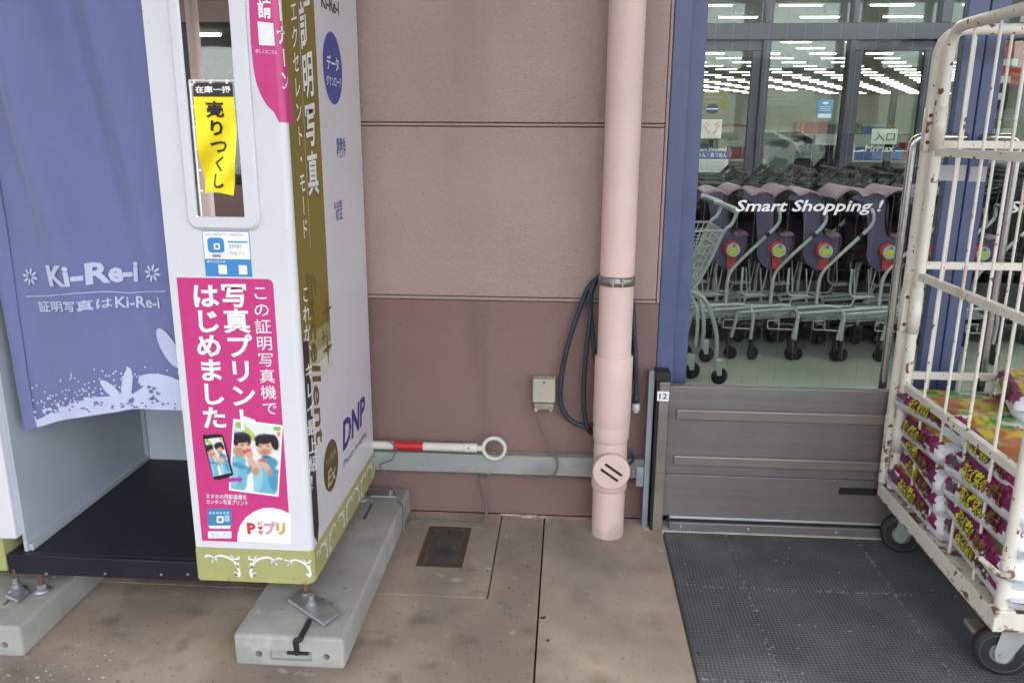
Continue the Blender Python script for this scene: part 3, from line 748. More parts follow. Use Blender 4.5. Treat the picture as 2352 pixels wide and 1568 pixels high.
# the snapshot on the poster: two toddlers in aqua shirts, printed soft like a photo
def bez(*p): return [tuple(v)[:2] for v in spline([(a, b, 0) for a, b in p], 6, True)]
AQ, AQ2, SK, SK2, HR = (118, 190, 214), (88, 155, 190), (228, 186, 164), (205, 150, 128), (46, 36, 42)
SOFT = [(790, 270, 95, 45, .8, (188, 214, 112)), (700, 175, 55, 40, 0, (150, 192, 112)), (1105, 215, 42, 26, 0, (140, 190, 100)), (1122, 275, 18, 30, 0, (230, 150, 130)), (640, 260, 30, 60, 0, (205, 222, 190)),
 (680, 740, 105, 190, 0, AQ), (680, 560, 85, 55, 0, AQ), (640, 700, 40, 160, 0, (150, 208, 224)), (700, 620, 90, 30, .3, AQ2),
 (722, 432, 96, 92, 0, SK), (690, 470, 70, 50, .4, SK2), (712, 312, 104, 58, .1, HR), (655, 340, 34, 62, 0, HR), (796, 345, 20, 42, -.2, HR), (700, 278, 62, 13, .1, (58, 62, 116)),
 (722, 396, 18, 6, 0, (70, 45, 45)), (788, 392, 14, 6, 0, (70, 45, 45)), (754, 466, 22, 13, .1, (178, 74, 78)),
 (985, 790, 150, 185, 0, AQ), (1000, 590, 112, 68, 0, AQ2), (900, 760, 50, 150, .1, (155, 212, 226)), (1060, 760, 50, 150, -.1, (84, 160, 196)),
 (970, 432, 86, 86, 0, SK), (975, 470, 60, 36, 0, SK2), (958, 330, 102, 54, 0, HR), (890, 362, 26, 48, .1, HR), (1078, 366, 42, 86, -.25, HR), (1005, 302, 76, 28, .1, HR), (955, 288, 60, 11, 0, (60, 64, 118)),
 (926, 405, 15, 5, 0, (70, 48, 46)), (1002, 402, 15, 5, 0, (70, 48, 46)), (970, 474, 22, 7, 0, (182, 92, 88)), (985, 522, 52, 15, 0, (60, 110, 140)),
 (842, 625, 44, 112, -.4, SK), (870, 680, 40, 40, 0, SK2), (802, 492, 40, 50, -.2, (224, 172, 150)), (790, 450, 34, 17, -.2, (222, 84, 106)), (800, 668, 26, 50, .3, AQ2),
 (925, 596, 42, 46, .3, SK), (990, 640, 36, 66, -.5, SK), (1040, 692, 48, 30, .3, SK2), (938, 560, 40, 17, .1, (226, 92, 120)), (1090, 690, 40, 30, 0, AQ2),
 (812, 812, 36, 112, 0, (240, 244, 240))]
def soft_at(x, y):
    c = [236, 241, 232]
    for cx, cy_, rx, ry, ro, col in SOFT:
        dx, dy = x-cx, y-cy_; u = (dx*math.cos(ro)+dy*math.sin(ro))/rx; v = (-dx*math.sin(ro)+dy*math.cos(ro))/ry
        a = max(0, min(1, (1.14-math.sqrt(u*u+v*v))/.28)); a = a*a*(3-2*a)
        for i in range(3): c[i] += (col[i]-c[i])*a
    return lin(c)
def soft_print(name, corners, k, parent, nu=44, nv=60):
    q = [FS.uv(*p) for p in corners]; vs = []; cols = []
    src = [(640, 138), (1150, 200), (596, 872), (1106, 940)]
    for j in range(nv+1):
        for i in range(nu+1):
            vs.append(FS.pt(*_bil(q, i/nu, j/nv), o_+.0002*k)); cols.append(soft_at(*_bil(src, i/nu, j/nv)))
    mb = MB().add(vs, [(j*(nu+1)+i, j*(nu+1)+i+1, (j+1)*(nu+1)+i+1, (j+1)*(nu+1)+i) for j in range(nv) for i in range(nu)])
    if 'photo_print' not in MATS:
        m, t, b_ = _bs('photo_print'); at = t.nodes.new('ShaderNodeAttribute'); at.attribute_name = 'Print'; t.links.new(at.outputs['Color'], b_.inputs['Base Color']); b_.inputs['Roughness'].default_value = .4; MATS['photo_print'] = m
    ob = obj(name, mb, MATS['photo_print'], parent)
    ca_ = ob.data.color_attributes.new('Print', 'FLOAT_COLOR', 'POINT')
    for i, c in enumerate(cols): ca_.data[i].color = (c[0]*.86, c[1]*.86, c[2]*.86, 1)
o_ = .0009
SNP = MB(); ppoly(SNP, FS, [(536, 961), (650, 976), (640, 1140), (526, 1125)], o_)
obj('snapshot_border', SNP, I_wh, po)
soft_print('snapshot', [(539.5, 966.5), (646.5, 980), (530, 1121.5), (637, 1135)], 1, po)
AR = MB(); ppoly(AR, FS, [(514, 1100), (532, 1096), (548, 1096), (548, 1092), (559, 1099), (551, 1108), (548, 1104), (530, 1106)], o_+.0007); obj('arrow_print', AR, I_plum, po)
TE = MB(); ppoly(TE, FS, bez((467, 1000), (475, 998), (500, 996), (511, 998), (516, 1010), (535, 1080), (535, 1089), (524, 1095), (500, 1100), (491, 1095), (478, 1050)), o_+.002); obj('telephone_picture', TE, I_blk, po)
soft_print('screen_picture', [(471, 1007), (511, 1002), (491, 1093), (532, 1084)], 14, po, 26, 36)
AP = MB()
def pl(px, mi, k=0): ppoly(AP, FS, px, o_+.0002*k, mi)
pl(bez((478, 1170), (505, 1167), (530, 1168), (532, 1190), (532, 1204), (506, 1214), (480, 1211), (477, 1190)), 1, 0)
pl([(479, 1206), (531, 1206), (528, 1213), (483, 1212)], 0, 1); pl(rrect(498, 514, 1184, 1200, 3), 0, 1); pl(rrect(502, 510, 1188, 1196, 2), 1, 2); pl(rrect(516, 528, 1182, 1197, 2), 2, 1)
pl(rrect(478, 532, 1219, 1235, 2), 0, 0)
for k in range(6): pl(rrect(481+k*8, 486+k*8, 1174, 1180, 1), 2, 1)
text(AP, FS, 'セルプリ', quad(FS, (484, 1222), (528, 1222), (484, 1232), (528, 1232)), .0016, 2, .01)
text(AP, FS, 'サーバー', quad(FS, (494, 1207), (518, 1207), (494, 1212), (518, 1212)), .0016, 2, .01)
arc = [FS.uv(*p) for p in ((545, 1243), (546, 1225), (552, 1205), (565, 1187), (583, 1174), (604, 1166), (625, 1165), (648, 1170), (668, 1180))]+[(PXR, PZB), ]
poly(AP, FS, arc, .0009, 0)
obj('app_badge', AP, [I_wh, I_dblue, ink('badge_pale', (.35, .55, .72))], po)
LG = MB()
for ch, x0, x1, y0, y1, mi, r in (('P', 567, 587, 1199, 1225, 0, .05), ('プ', 606, 632, 1196, 1227, 1, .06), ('リ', 634, 655, 1199, 1227, 2, .06)):
    text(LG, FS, ch, quad(FS, (x0, y0), (x1, y0+1), (x0+2, y1), (x1+2, y1+1)), .0014, mi, r)
text(LG, FS, 'ピ', quad(FS, (592, 1197), (604, 1197), (593, 1205), (604, 1205)), .0014, 0, .03)
ppoly(LG, FS, [(592, 1209), (596, 1207), (599, 1209), (603, 1207), (604, 1211), (598, 1217)], .0014, 0); text(LG, FS, '写', quad(FS, (593, 1218), (605, 1218), (593, 1226), (605, 1226)), .0014, 0, .03)
obj('brand_lettering', LG, [I_red2, I_pink, I_yel], po)
# blue app sticker under the mirror
sk = MB(); x0, z1 = FS.uv(464, 530); x1, z0 = FS.uv(577, 634); x1 = x0+.122; z0 = z1-.116
poly(sk, FS, [(x0, z0), (x1, z0), (x1, z1), (x0, z1)], .0009, 0); zs = z0+.045
e = .0016; poly(sk, FS, [(x0+e, zs), (x1-e, zs), (x1-e, z1-e), (x0+e, z1-e)], .0012, 1)
poly(sk, FS, rrect(x0+.012, x0+.055, zs+.016, zs+.054, .009), .0015, 0); poly(sk, FS, rrect(x0+.022, x0+.044, zs+.004, zs+.012, .002), .0015, 2)
poly(sk, FS, rrect(x0+.028, x0+.044, zs+.024, zs+.04, .003), .0018, 1); poly(sk, FS, rrect(x0+.032, x0+.04, zs+.028, zs+.036, .002), .0021, 0)
text(sk, FS, 'Ki-Re-i 対応のアプリで証明写真を', [(x0+.01, z1-.006), (x1-.014, z1-.006), (x0+.01, z1-.012), (x1-.014, z1-.012)], .0015, 2, .005)
poly(sk, FS, rrect(x0+.065, x1-.006, zs+.042, zs+.046, .001), .0015, 0)
text(sk, FS, '証明写真を', [(x0+.068, zs+.038), (x0+.1, zs+.038), (x0+.068, zs+.028), (x0+.1, zs+.028)], .0015, 2, .01)
text(sk, FS, '作成プリ', [(x0+.068, zs+.02), (x0+.105, zs+.02), (x0+.068, zs+.01), (x0+.105, zs+.01)], .0015, 2, .005)
text(sk, FS, 'ダウンロード', [(x0+.006, z0+.042), (x0+.055, z0+.042), (x0+.006, z0+.034), (x0+.055, z0+.034)], .0012, 1, .02)
for dx in (.035, .088): poly(sk, FS, rrect(x0+dx, x0+dx+.022, z0+.006, z0+.03, .001), .0012, 1)
obj('app_sticker', sk, [I_sky, I_wh, I_gr], booth)
# magenta sticker that wraps over the rounded edge, top right of the front
pk = MB(); zl = 1.80
curve = [(576, 90), (583, 160), (594, 205), (612, 240), (630, 258)]
uvp = [FS.uv(572, 0)]+[FS.uv(p[0], p[1]) for p in spline([(a, b, 0) for a, b in curve], 4)]; uvp = [(uvp[0][0], zl)]+uvp
zb_ = PX(676, 285, BX).z
endS = WS.uv(676, 285)[0]; endS = max(endS, SX+.004)
uvp += [(WS.a0, zb_+.004), (endS, zb_), (SX+.0, 1.60), (WS.a0+.002, zl)]
wpoly(pk, uvp, .0011, 0); pko = obj('corner_sticker', pk, I_mag, booth)
tx = MB()
text(tx, FS, '請', quad(FS, (591, 0), (623, 0), (594, 42), (624, 44)), .0018, 0, .03)
obj('lettering', tx, I_wh, pko); tx = MB()
text(tx, FS, '申', quad(FS, (589, -40), (622, -40), (591, -4), (623, -4)), .0018, 0, .03); obj('lettering', tx, I_wh, pko); tx = MB()
text(tx, FS, '詳しくはこちら', quad(FS, (588, 113), (636, 116), (588, 122), (637, 126)), .0018, 0, .0)
obj('small_lettering', tx, I_wh, pko); tx = MB()
poly(tx, FS, [FS.uv(*p) for p in ((592, 50), (628, 54), (632, 106), (596, 104))], .0018, 0)
class Col(Wrap): pass
qv = [WS.uv(636, 8), WS.uv(648, 8), WS.uv(652, 196), WS.uv(660, 196)]
cz0 = FS.uv(640, 0)[1]; cz1 = FS.uv(650, 210)[1]; ca, cb = WS.a0+.004, WS.a0+.032
vchars('lettering', WS, 'ーナーン', [(ca, cz0), (cb, cz0), (ca+.006, cz1), (cb+.006, cz1)], .0018, I_wh, pko, .03)
obj('code_patch', tx, I_wh, pko)

# ---- print on the side: gold strip, lettering, ovals
gd = MB()
gs0 = SX+.001; gtop = 1.9
def sv(x, y): return WS.uv(x, y)
gR0, gR1 = sv(712, 0)[0], sv(760, 640)[0]; gR = (gR0+gR1)/2
zb1 = sv(748, 640)[1]
wpoly(gd, [(gs0, gtop), (gs0, .86), (gR, .86), (gR, gtop)], .0004, 0)
obj('gold_strip', gd, I_gold, booth)
g2 = MB(); e1 = gs0+.05
zq = sv(730, 1165)[1]
wpoly(g2, [(gs0+.002, .859), (gs0+.002, .30), (gs0+.03, .262), (e1, .31), (e1, .859)], .0004, 0); obj('dark_strip', g2, I_brown, booth)
g3 = MB(); wpoly(g3, [(e1, .86), (e1, .80), (gR, .80), (gR, .86)], .00041, 0); wpoly(g3, [(e1, .80), (e1, .765), (gR, .765), (gR, .80)], .00042, 1); wpoly(g3, [(e1, .765), (e1, .72), (gR, .72), (gR, .765)], .00042, 2)
obj('fade_strip', g3, [ink('gold_f1', (.33, .29, .13)), ink('gold_f2', (.48, .46, .33)), ink('gold_f3', (.6, .6, .54))], booth)
tx = MB()
vtext(tx, WS, '証明写真', quad(WS, (684, 0), (710, -14), (708, 455), (733, 450)), .0011, 0, .02, .02)
obj('title_lettering', tx, I_wh, booth)
sh = MB(); vtext(sh, WS, '証明写真', quad(WS, (682, 4), (709, -10), (706, 459), (732, 454)), .0008, 0, .028, .02); obj('lettering_shadow', sh, I_gold2, booth)
vchars('mode_lettering', WS, 'エクセレント・モード', quad(WS, (664, 0), (679, -6), (694, 555), (707, 548)), .0011, I_wh, booth, .01, .02)
tx = MB(); ribbon(tx, WS, [sv(683, -4), sv(712, 570)], .002, .0011); obj('thin_rule', tx, I_wh, booth)
vchars('tagline_lettering', WS, 'これが、キレイ最上級！', quad(WS, (692, 655), (709, 650), (713, 1130), (733, 1120)), .0011, I_wh, booth, .012, .03)
# "Excellent" runs downwards in gold script
tx = MB(); a_, b_2 = sv(704, 620), sv(742, 1010)
V, Fc = glyph('Excellent', .015); xs_ = [v[0] for v in V]; w0, w1 = min(xs_), max(xs_)
sA, zA = e1+.012, sv(712, 622)[1]; zE = sv(737, 1008)[1]; hh = .088
vs = []
for x, y in V:
    a = (x-w0)/(w1-w0); vs.append(WS.pt(sA+hh*(1-(.05+y/.75*.9))*-1+hh+.0, zA+(zE-zA)*a-(y*.03), .0012))
tx.add(vs, Fc); obj('script_lettering', tx, I_gold2, booth)
tx = MB()
for (cx, cy, r) in ((750, 712, 40), (743, 775, 20), (752, 800, 38)):
    u, v = sv(cx, cy); rr = r*.0014; pts = []
    for k in range(8): a = k*math.pi/4; q_ = rr if k % 2 == 0 else rr*.2; pts.append((u+q_*math.cos(a)*1.0, v+q_*math.sin(a)))
    poly(tx, WS, pts, .0012)
obj('sparkle_print', tx, I_gold2, booth)
ov = MB(); u, v = sv(764, 158); poly(ov, WS, ell(u, v, .098, .1, 40), .001); ovo = obj('blue_oval', ov, I_bl, booth)
tx = MB(); text(tx, WS, 'データ', [(u-.062, v+.035), (u+.062, v+.035), (u-.062, v-.006), (u+.062, v-.006)], .0016, 0, .02); text(tx, WS, 'ダウンロード', [(u-.075, v-.02), (u+.08, v-.02), (u-.075, v-.05), (u+.08, v-.05)], .0016, 0, .01); obj('lettering', tx, I_wh, ovo)
for s_, cx, cy, w_, h_ in (('背景色', 783, 332, .1, .04), ('チェンジ', 783, 352, .1, .026), ('気になる肌色', 776, 470, .09, .022), ('補正', 779, 492, .075, .036)):
    tx = MB(); u, v = sv(cx, cy); text(tx, WS, s_, [(u-w_/2, v+h_/2), (u+w_/2, v+h_/2), (u-w_/2, v-h_/2), (u+w_/2, v-h_/2)], .001, 0, .018); obj('feature_lettering', tx, I_bl, booth)
tx = MB(); u, v = sv(758, 10); text(tx, WS, 'Ki-Re-i', [(u-.09, v+.02), (u+.09, v+.02), (u-.09, v-.02), (u+.09, v-.02)], .001, 0, .02); obj('brand_lettering', tx, I_brown, booth)
tx = MB()
for cx, cy in ((782, 330), (776, 470)):
    u, v = sv(cx, cy); ribbon(tx, WS, ell(u, v, .095, .07, 14, 0, 1.7, 2.7), .0012, .001); ribbon(tx, WS, ell(u, v-.03, .095, .07, 14, 0, -.9, -.1), .0012, .001)
obj('thin_ring_print', tx, ink('silver', (.45, .46, .5)), booth)
ov = MB(); u, v = sv(760, 1068); poly(ov, WS, ell(u, v, .075, .078, 36), .001); ovo = obj('gold_oval', ov, ink('bronze', (.10, .07, .02)), booth)
tx = MB(); text(tx, WS, 'Ex', [(u-.045, v-.005), (u+.045, v-.005), (u-.045, v-.055), (u+.045, v-.055)], .0016, 0, .02, .2); text(tx, WS, 'キレイ最上級', [(u-.05, v+.04), (u+.05, v+.04), (u-.05, v+.018), (u+.05, v+.018)], .0016, 0); obj('lettering', tx, ink('pale_gold', (.5, .44, .25)), ovo)
tx = MB(); A_, B_ = sv(785, 1010), sv(838, 925)
u0, u1 = sv(786, 1010)[0], sv(839, 945)[0]; zt, zbm = sv(812, 945)[1]+.012, sv(812, 1003)[1]
text(tx, WS, 'DNP', [(u0, zt), (u1, zt), (u0, zbm), (u1, zbm)], .001, 0, .03, .18); ribbon(tx, WS, [(u0, zbm-.018), (u1, zbm-.018)], .0015, .001, 1)
text(tx, WS, 'Photo Imaging', [(u0, zbm-.03), (u1, zbm-.03), (u0, zbm-.062), (u1, zbm-.062)], .001, 2, .0); obj('maker_lettering', tx, [ink('maker_blue', (.03, .035, .22)), I_gr, ink('text_grey', (.12, .12, .13))], booth)
tx = MB(); v0 = PY(10, 1000, BY); text(tx, FS, 'Photo Imaging', [(-1.82, v0.z-.025), (-1.565, v0.z-.025), (-1.82, v0.z-.065), (-1.565, v0.z-.065)], .001, 0); poly(tx, FS, ell(-1.60, v0.z+.004, .03, .024), .001, 1); ribbon(tx, FS, [(-1.82, v0.z-.015), (-1.56, v0.z-.015)], .0015, .001, 2); obj('maker_lettering', tx, [ink('text_grey', (.12, .12, .13)), I_bl, I_gr], booth)
# acanthus scrolls on the olive band
def scroll(surf, u, v, k, sgn):
    mb = MB()
    P = lambda pts: [(u+sgn*a*k, v+b*k) for a, b in pts]
    def sm_(pts, n=5): return [tuple(p)[:2] for p in spline([(a, b, 0) for a, b in pts], n)]
    tp = lambda w: (lambda t: w*k*(.35+.65*math.sin(math.pi*min(1, t*1.1+.05))))
    ribbon(mb, surf, P(sm_([(.0, -.036), (.006, -.04), (.01, -.034), (.007, -.014), (-.004, .006), (-.022, .018), (-.042, .022), (-.055, .018), (-.062, .01), (-.058, .004), (-.053, .009)])), tp(.0075), .0004)
    ribbon(mb, surf, P(sm_([(.0, -.036), (-.004, -.032), (-.001, -.027)])), .005*k, .0004)
    ribbon(mb, surf, P(sm_([(-.058, .012), (-.07, .02), (-.082, .02), (-.086, .014), (-.081, .012)])), tp(.005), .0004)
    ribbon(mb, surf, P(sm_([(-.062, .01), (-.066, .002), (-.07, -.002)])), tp(.004), .0004)
    ribbon(mb, surf, P(sm_([(-.006, .006), (.002, .014), (.01, .014), (.012, .022), (.006, .024)])), tp(.005), .0004)
    ribbon(mb, surf, P(sm_([(.002, -.006), (.008, -.012), (.012, -.008)])), tp(.005), .0004)
    ribbon(mb, surf, P(sm_([(-.004, .012), (-.008, .022), (-.014, .024)])), tp(.004), .0004)
    for a, b, r in ((.001, -.034, .0055), (-.056, .008, .006), (-.083, .014, .003), (.0075, -.001, .004)): poly(mb, surf, ell(u+sgn*a*k, v+b*k, r*k, r*k, 10), .0004)
    obj('scroll_print', mb, I_wh, band)
class WB(Wrap):
    def pt(s, u, v, off): return Wrap.pt(s, u, v, off+.0013)
ws2 = WB()
u1, v1 = FS.uv(541, 1292); scroll(ws2, u1, v1, 1.0, 1)
scroll(ws2, u1+.052, v1, 1.0, -1)
scroll(ws2, u1+.205, v1, .8, 1); 
for k in range(4): scroll(ws2, SX+.10+k*.19, v1, 1.0, 1); scroll(ws2, SX+.145+k*.19, v1, 1.0, -1)
scroll(PlaneY(BY-.0022), -1.66, v1, 1, 1)

# ---- curtain
M_cur = pm('curtain_blue', (.148, .172, .345), .8, var=.04, scale=5, bump=.35, bscale=900, spec=.2, sheen=.25)
M_cprint = pm('curtain_white', (.50, .54, .72), .8, var=.12, scale=500, bump=.3, bscale=900, spec=.2)
CY = BY+.042
def cy(x, z):
    a = .008+.027*max(0, min(1, (z-.72)/.6)); t = x+.13*(z-1.0)
    return CY + a*(math.sin(t*16+.4+.6*math.sin(z*2))+.45*math.sin(t*31+2.1-z)+.2*math.sin(t*57+z*3)) - .012*max(0, (-1.38-x)*4)*max(0, 1-(z-.6)/.9) + .004*math.sin(z*5+x*8) + .0035*noise.noise((x*9, z*4, .3)) + .0012*noise.noise((x*40, z*12, 2.0))
def cpt(x, y): p = PY(x, y, CY); return p.x, p.z
# bottom edge from the photo
be = [(40, 990), (60, 986), (102, 978), (130, 969), (180, 958), (240, 948), (300, 942), (360, 944), (420, 946), (470, 948)]
bxz = [cpt(*p) for p in be]
def zbot(x):
    for (a, za), (b, zb) in zip(bxz, bxz[1:]):
        if x <= b: t = max(0, (x-a)/(b-a)); return za+(zb-za)*t
    return bxz[-1][1]
le = [cpt(60, 986), cpt(22, 830), cpt(0, 650)]
sl_ = (le[2][0]-le[0][0])/(le[2][1]-le[0][1])
def xleft(z): return max(-1.535, le[0][0]+sl_*(z-le[0][1]))
def csurf(a, b, off=0.0):
    zt = 1.93; x = None
    z = zt+(zbot(-1.2)-zt)*b; xl = xleft(z); x = xl+(-1.024-xl)*a; z = zt+(zbot(x)-zt)*b; xl = xleft(z); x = xl+(-1.024-xl)*a
    return (x, cy(x, z)-off, z)
cmb = MB(); cmb.grid(lambda a, b: csurf(a, b), 110, 90); cmb.grid(lambda a, b: (lambda p: (p[0], p[1]+.0022, p[2]))(csurf(a, b)), 110, 90)
cur = thing('booth_curtain', 'blue curtain with white lettering hanging across the booth opening', 'curtain', (-1.28, CY, .62))
obj('cloth', cmb, M_cur, cur)
hm = MB(); hm.grid(lambda a, b: (lambda p: (p[0], p[1]-.004-.003*math.sin(math.pi*a), p[2]))(csurf(a*.085-.004, b)), 6, 60); obj('side_hem', hm, M_cur, cur)
class CS:
    def __init__(s, e): s.e = e
    def uv(s, x, y): return cpt(x, y)
    def pt(s, u, v, off): return (u, cy(u, v)-s.e-off, v)
cs = CS(.0035)
def follow(mb):
    """cut flat print into small pieces so that it follows the folds of the cloth"""
    b = bmesh.new(); vv = [b.verts.new(v) for v in mb.v]
    for f in mb.f:
        try: b.faces.new([vv[i] for i in f])
        except ValueError: pass
    for k in range(66): bmesh.ops.bisect_plane(b, geom=b.verts[:]+b.edges[:]+b.faces[:], plane_co=(-1.56+k*.008, 0, 0), plane_no=(1, 0, 0))
    b.verts.index_update()
    mb.v = [(v.co.x, cy(v.co.x, v.co.z)-cs.e-.001, v.co.z) for v in b.verts]; mb.f = [[v.index for v in f.verts] for f in b.faces]; mb.m = [0]*len(mb.f); mb.s = [False]*len(mb.f); b.free()
tx = MB()
text(tx, cs, 'Ki-Re-i', quad(cs, (112, 607), (308, 600), (122, 656), (310, 650)), .001, 0, .035)
text(tx, cs, '証明写真は', quad(cs, (88, 690), (250, 684), (94, 716), (252, 709)), .001, 0, .015)
text(tx, cs, 'Ki-Re-i', quad(cs, (256, 684), (365, 682), (258, 710), (367, 709)), .001, 0, .02)
for cx, cy_ in ((71, 635), (350, 627)):
    for k in range(8):
        a = k*math.pi/4+.2; ppoly(tx, cs, ell(cx+13*math.cos(a), cy_+13*math.sin(a), 8, 2.9, 10, a), .001)
rl = [cpt(x, y) for x, y in ((60, 681), (120, 677), (180, 669), (230, 671), (290, 676), (340, 671), (382, 668))]; ribbon(tx, cs, rl, .0022, .001)
follow(tx); obj('lettering', tx, M_cprint, cur)
# halftone border: pale cloth at the hem, dots thinning upwards, petals
pr = MB()
def cstrip(x0, x1, top, mi):
    n = 40; vs = []; 
    for i in range(n+1):
        x = x0+(x1-x0)*i/n; z0 = zbot(x)+.003; zt = top(x)
        for j in range(5): z = z0+(zt-z0)*j/4; vs.append(cs.pt(x, z, .0004))
    pr.add(vs, [(i*5+j, (i+1)*5+j, (i+1)*5+j+1, i*5+j+1) for i in range(n) for j in range(4)], mi, True)
xl0 = cpt(64, 980)[0]
cstrip(xl0+.006, -1.026, lambda x: zbot(x)+.022+.03*(.5+.5*math.sin(x*14+.6)), 0)
for k in range(1500):
    px, py = random.uniform(30, 430), random.uniform(800, 965)
    x, z = cpt(px, py); 
    if x < xleft(z)+.006 or z < zbot(x)+.006 or x > -1.03: continue
    hgt = z-zbot(x); prob = max(0, 1-(hgt-.01)/.13)**1.2
    if random.random() > prob: continue
    r = .0027 if hgt > .055 else .0042
    poly(pr, cs, ell(x, z, r, r, 8), .0008, 0)
for (cx, cy_, L, Wd, rot) in ((386, 800, 52, 19, 1.02), (375, 885, 62, 22, .22), (290, 885, 40, 11, 1.62), (258, 892, 30, 9, .85), (330, 905, 40, 15, -.6), (400, 920, 50, 16, .3)):
    pts = [p for p in ell(cx, cy_, L, Wd, 24, rot)]; pts = [p for p in pts if cpt(*p)[1] > zbot(cpt(*p)[0])+.002]
    ppoly(pr, cs, pts, .0012, 0)
for (cx, cy_, r, k) in ((302, 921, 8, 1), (345, 900, 6, 1), (352, 893, 5, 1), (362, 903, 6, 1), (340, 890, 5, 1)): ppoly(pr, cs, ell(cx, cy_, r, r*.8, 12), .0017, 1)
for k in range(60):
    px, py = random.uniform(110, 420), random.uniform(915, 945); x, z = cpt(px, py)
    if z > zbot(x)+.006: poly(pr, cs, ell(x, z, .004, .0028, 8), .0017, 1)
obj('halftone_print', pr, [M_cprint, M_cur], cur)

# ---- concrete ballast blocks under the booth
M_blk = concrete('block_concrete', (.30, .30, .28), (.42, .42, .39), 6)
layer(M_blk, (.22, .215, .195), 3, .48, .68, strength=.6); layer(M_blk, (.52, .51, .48), 18, .64, .7, strength=.4); layer(M_blk, (.16, .155, .14), 9, .62, .74, strength=.5)
def block(x0, x1, y0, y1, label):
    t = thing('concrete_block', label, 'concrete block', ((x0+x1)/2, (y0+y1)/2, 0), 'ballast blocks under the booth')
    o = obj('block_body', MB().box(x0, x1, y0, y1, 0, .094, b=.009, seg=2), M_blk, t)
    xc = (x0+x1)/2
    c = [MB().box(xc-.052, xc+.062, y0-.02, y0+.012, .022, .052, b=.003)]
    for dx in (-.082, .102): c.append(MB().cyl((xc+dx, y0-.02, .038), (xc+dx, y0+.03, .038), .0095, 14))
    c.append(MB().box(xc+.03, xc+.042, y0+.10, y0+.19, .06, .12)); c.append(MB().box(xc+.03, xc+.042, y1-.26, y1-.12, .06, .12))
    for dx, dy in ((.09, .25), (.07, .17), (-.06, .13), (.08, .80), (-.09, .8)): c.append(MB().cyl((xc+dx, y0+dy, .05), (xc+dx, y0+dy, .12), .007, 12))
    cut(o, c)
    return t
b1 = block(-.866, -.567, -.952, -.006, 'grey concrete ballast block with bent rod under the white cabinet edge')
b2 = block(-1.752, -1.452, -.966, -.02, 'grey concrete ballast block at the left picture edge under the booth step')
# booth feet: rusty levelling rods, clamp plates with bolt
def foot(x, y, plate=None, nm='levelling_foot'):
    r = obj(nm, MB().cyl((x, y, .100), (x, y, BZ+.006), .0075, 12), M_rust, booth)
    mb = MB().lathe([(0, .0945), (.024, .0945), (.024, .099), (.012, .106), (0, .106)], (x, y, 0), (0, 0, 1), 20)
    mb.lathe([(0, .106), (.013, .106), (.013, .118), (0, .118)], (x, y, 0), (0, 0, 1), 6, 0, False)
    obj('nut', mb, M_zinc, r)
fx, fy = -.722, -.772
foot(fx, fy); foot(-.722, -.12); foot(-1.50, -.79); foot(-1.572, -.792); foot(-1.50, -.12)
def clamp(px4, zc, hold):
    P = [PZ(x, y, zc) for x, y in px4]
    mb = MB().prism([(p.x, p.y) for p in P], lambda x, y: (x, y, zc-.012), lambda x, y: (x, y, zc), bev=.003)
    o = obj('clamp_plate', mb, M_zinc, booth)
    c = hold
    mb = MB().lathe([(0, zc+.0005), (.017, zc+.0005), (.017, zc+.0025), (.0125, zc+.003), (.0125, zc+.013), (.008, zc+.014), (.008, zc+.03), (0, zc+.03)], (c[0], c[1], 0), (0, 0, 1), 12, 0, False)
    obj('bolt', mb, M_zinc, o)
pc = PZ(716, 1386, .112)
clamp(((660, 1374), (697, 1346), (780, 1404), (742, 1432)), .111, (pc.x, pc.y))
clamp(((10, 1366), (52, 1344), (64, 1354), (40, 1378)), .11, (-1.57, -.80))
rod = spline([PZ(710, 1424, .099), PZ(704, 1438, .0985), PZ(694, 1456, .0985), PZ(689, 1468, .096), (-.693, -.958, .088), (-.693, -.957, .07), (-.693, -.954, .045)], 6)
obj('anchor_rod', MB().tube(rod, .0075, 10), pm('dark_steel', (.03, .03, .03), .6, metal=.4, var=.3), b1)
obj('anchor_bar', MB().box(-.722, -.664, -.953, -.946, .040, .049, b=.002), M_dark, b1)
obj('bracket', MB().box(-.70, -.60, -.10, -.055, .0945, .103, b=.003), M_zinc, booth)
obj('bolt', MB().cyl((-.625, -.08, .103), (-.625, -.08, .122), .009, 6), M_zinc, booth)

# ================================================================== ON THE WALL
M_pipe = pm('pipe_pink', (.70, .525, .485), .48, var=.035, scale=5, spec=.4)
layer(M_pipe, (.5, .37, .34), 30, .72, .76, strength=.7); layer(M_pipe, (.66, .49, .45), 2.5, .5, .75, strength=.4, vec_scale=(1, 1, .3))
layer(M_pipe, (.30, .235, .205), 11, .46, .62, strength=.75, zmask=(2, .16, .0)); layer(M_pipe, (.60, .45, .41), 9, .5, .64, strength=.35, vec_scale=(1, 1, .35))
PCx, PCy = .1685, -.119
pipe = thing('downpipe', 'pink plastic downpipe with round cleanout cap standing by the wall', 'pipe', (PCx, PCy, 0))
obj('pipe', MB().lathe([(.057, 3.3), (.057, .40)], (PCx, PCy, 0), n=48), M_pipe, pipe)
obj('coupling', MB().lathe([(.0575, .662), (.0635, .660), (.0645, .656), (.0645, .424), (.0625, .418), (.0622, .416), (.0625, .412), (.0625, .368), (.0600, .360), (.0575, .356)], (PCx, PCy, 0), n=48), M_pipe, pipe)
tee = MB().lathe([(.057, .42), (.0575, .36), (.058, .33), (.058, .24), (.0585, .225), (.0625, .221), (.0625, .184), (.0600, .178), (.0572, .176)], (PCx, PCy, 0), n=48)
CZ_ = .277
tee.lathe([(.054, .02), (.054, .075), (.057, .08), (.057, .094)], (PCx, PCy, CZ_), (0, -1, 0), 40)
obj('cleanout_branch', tee, M_pipe, pipe)
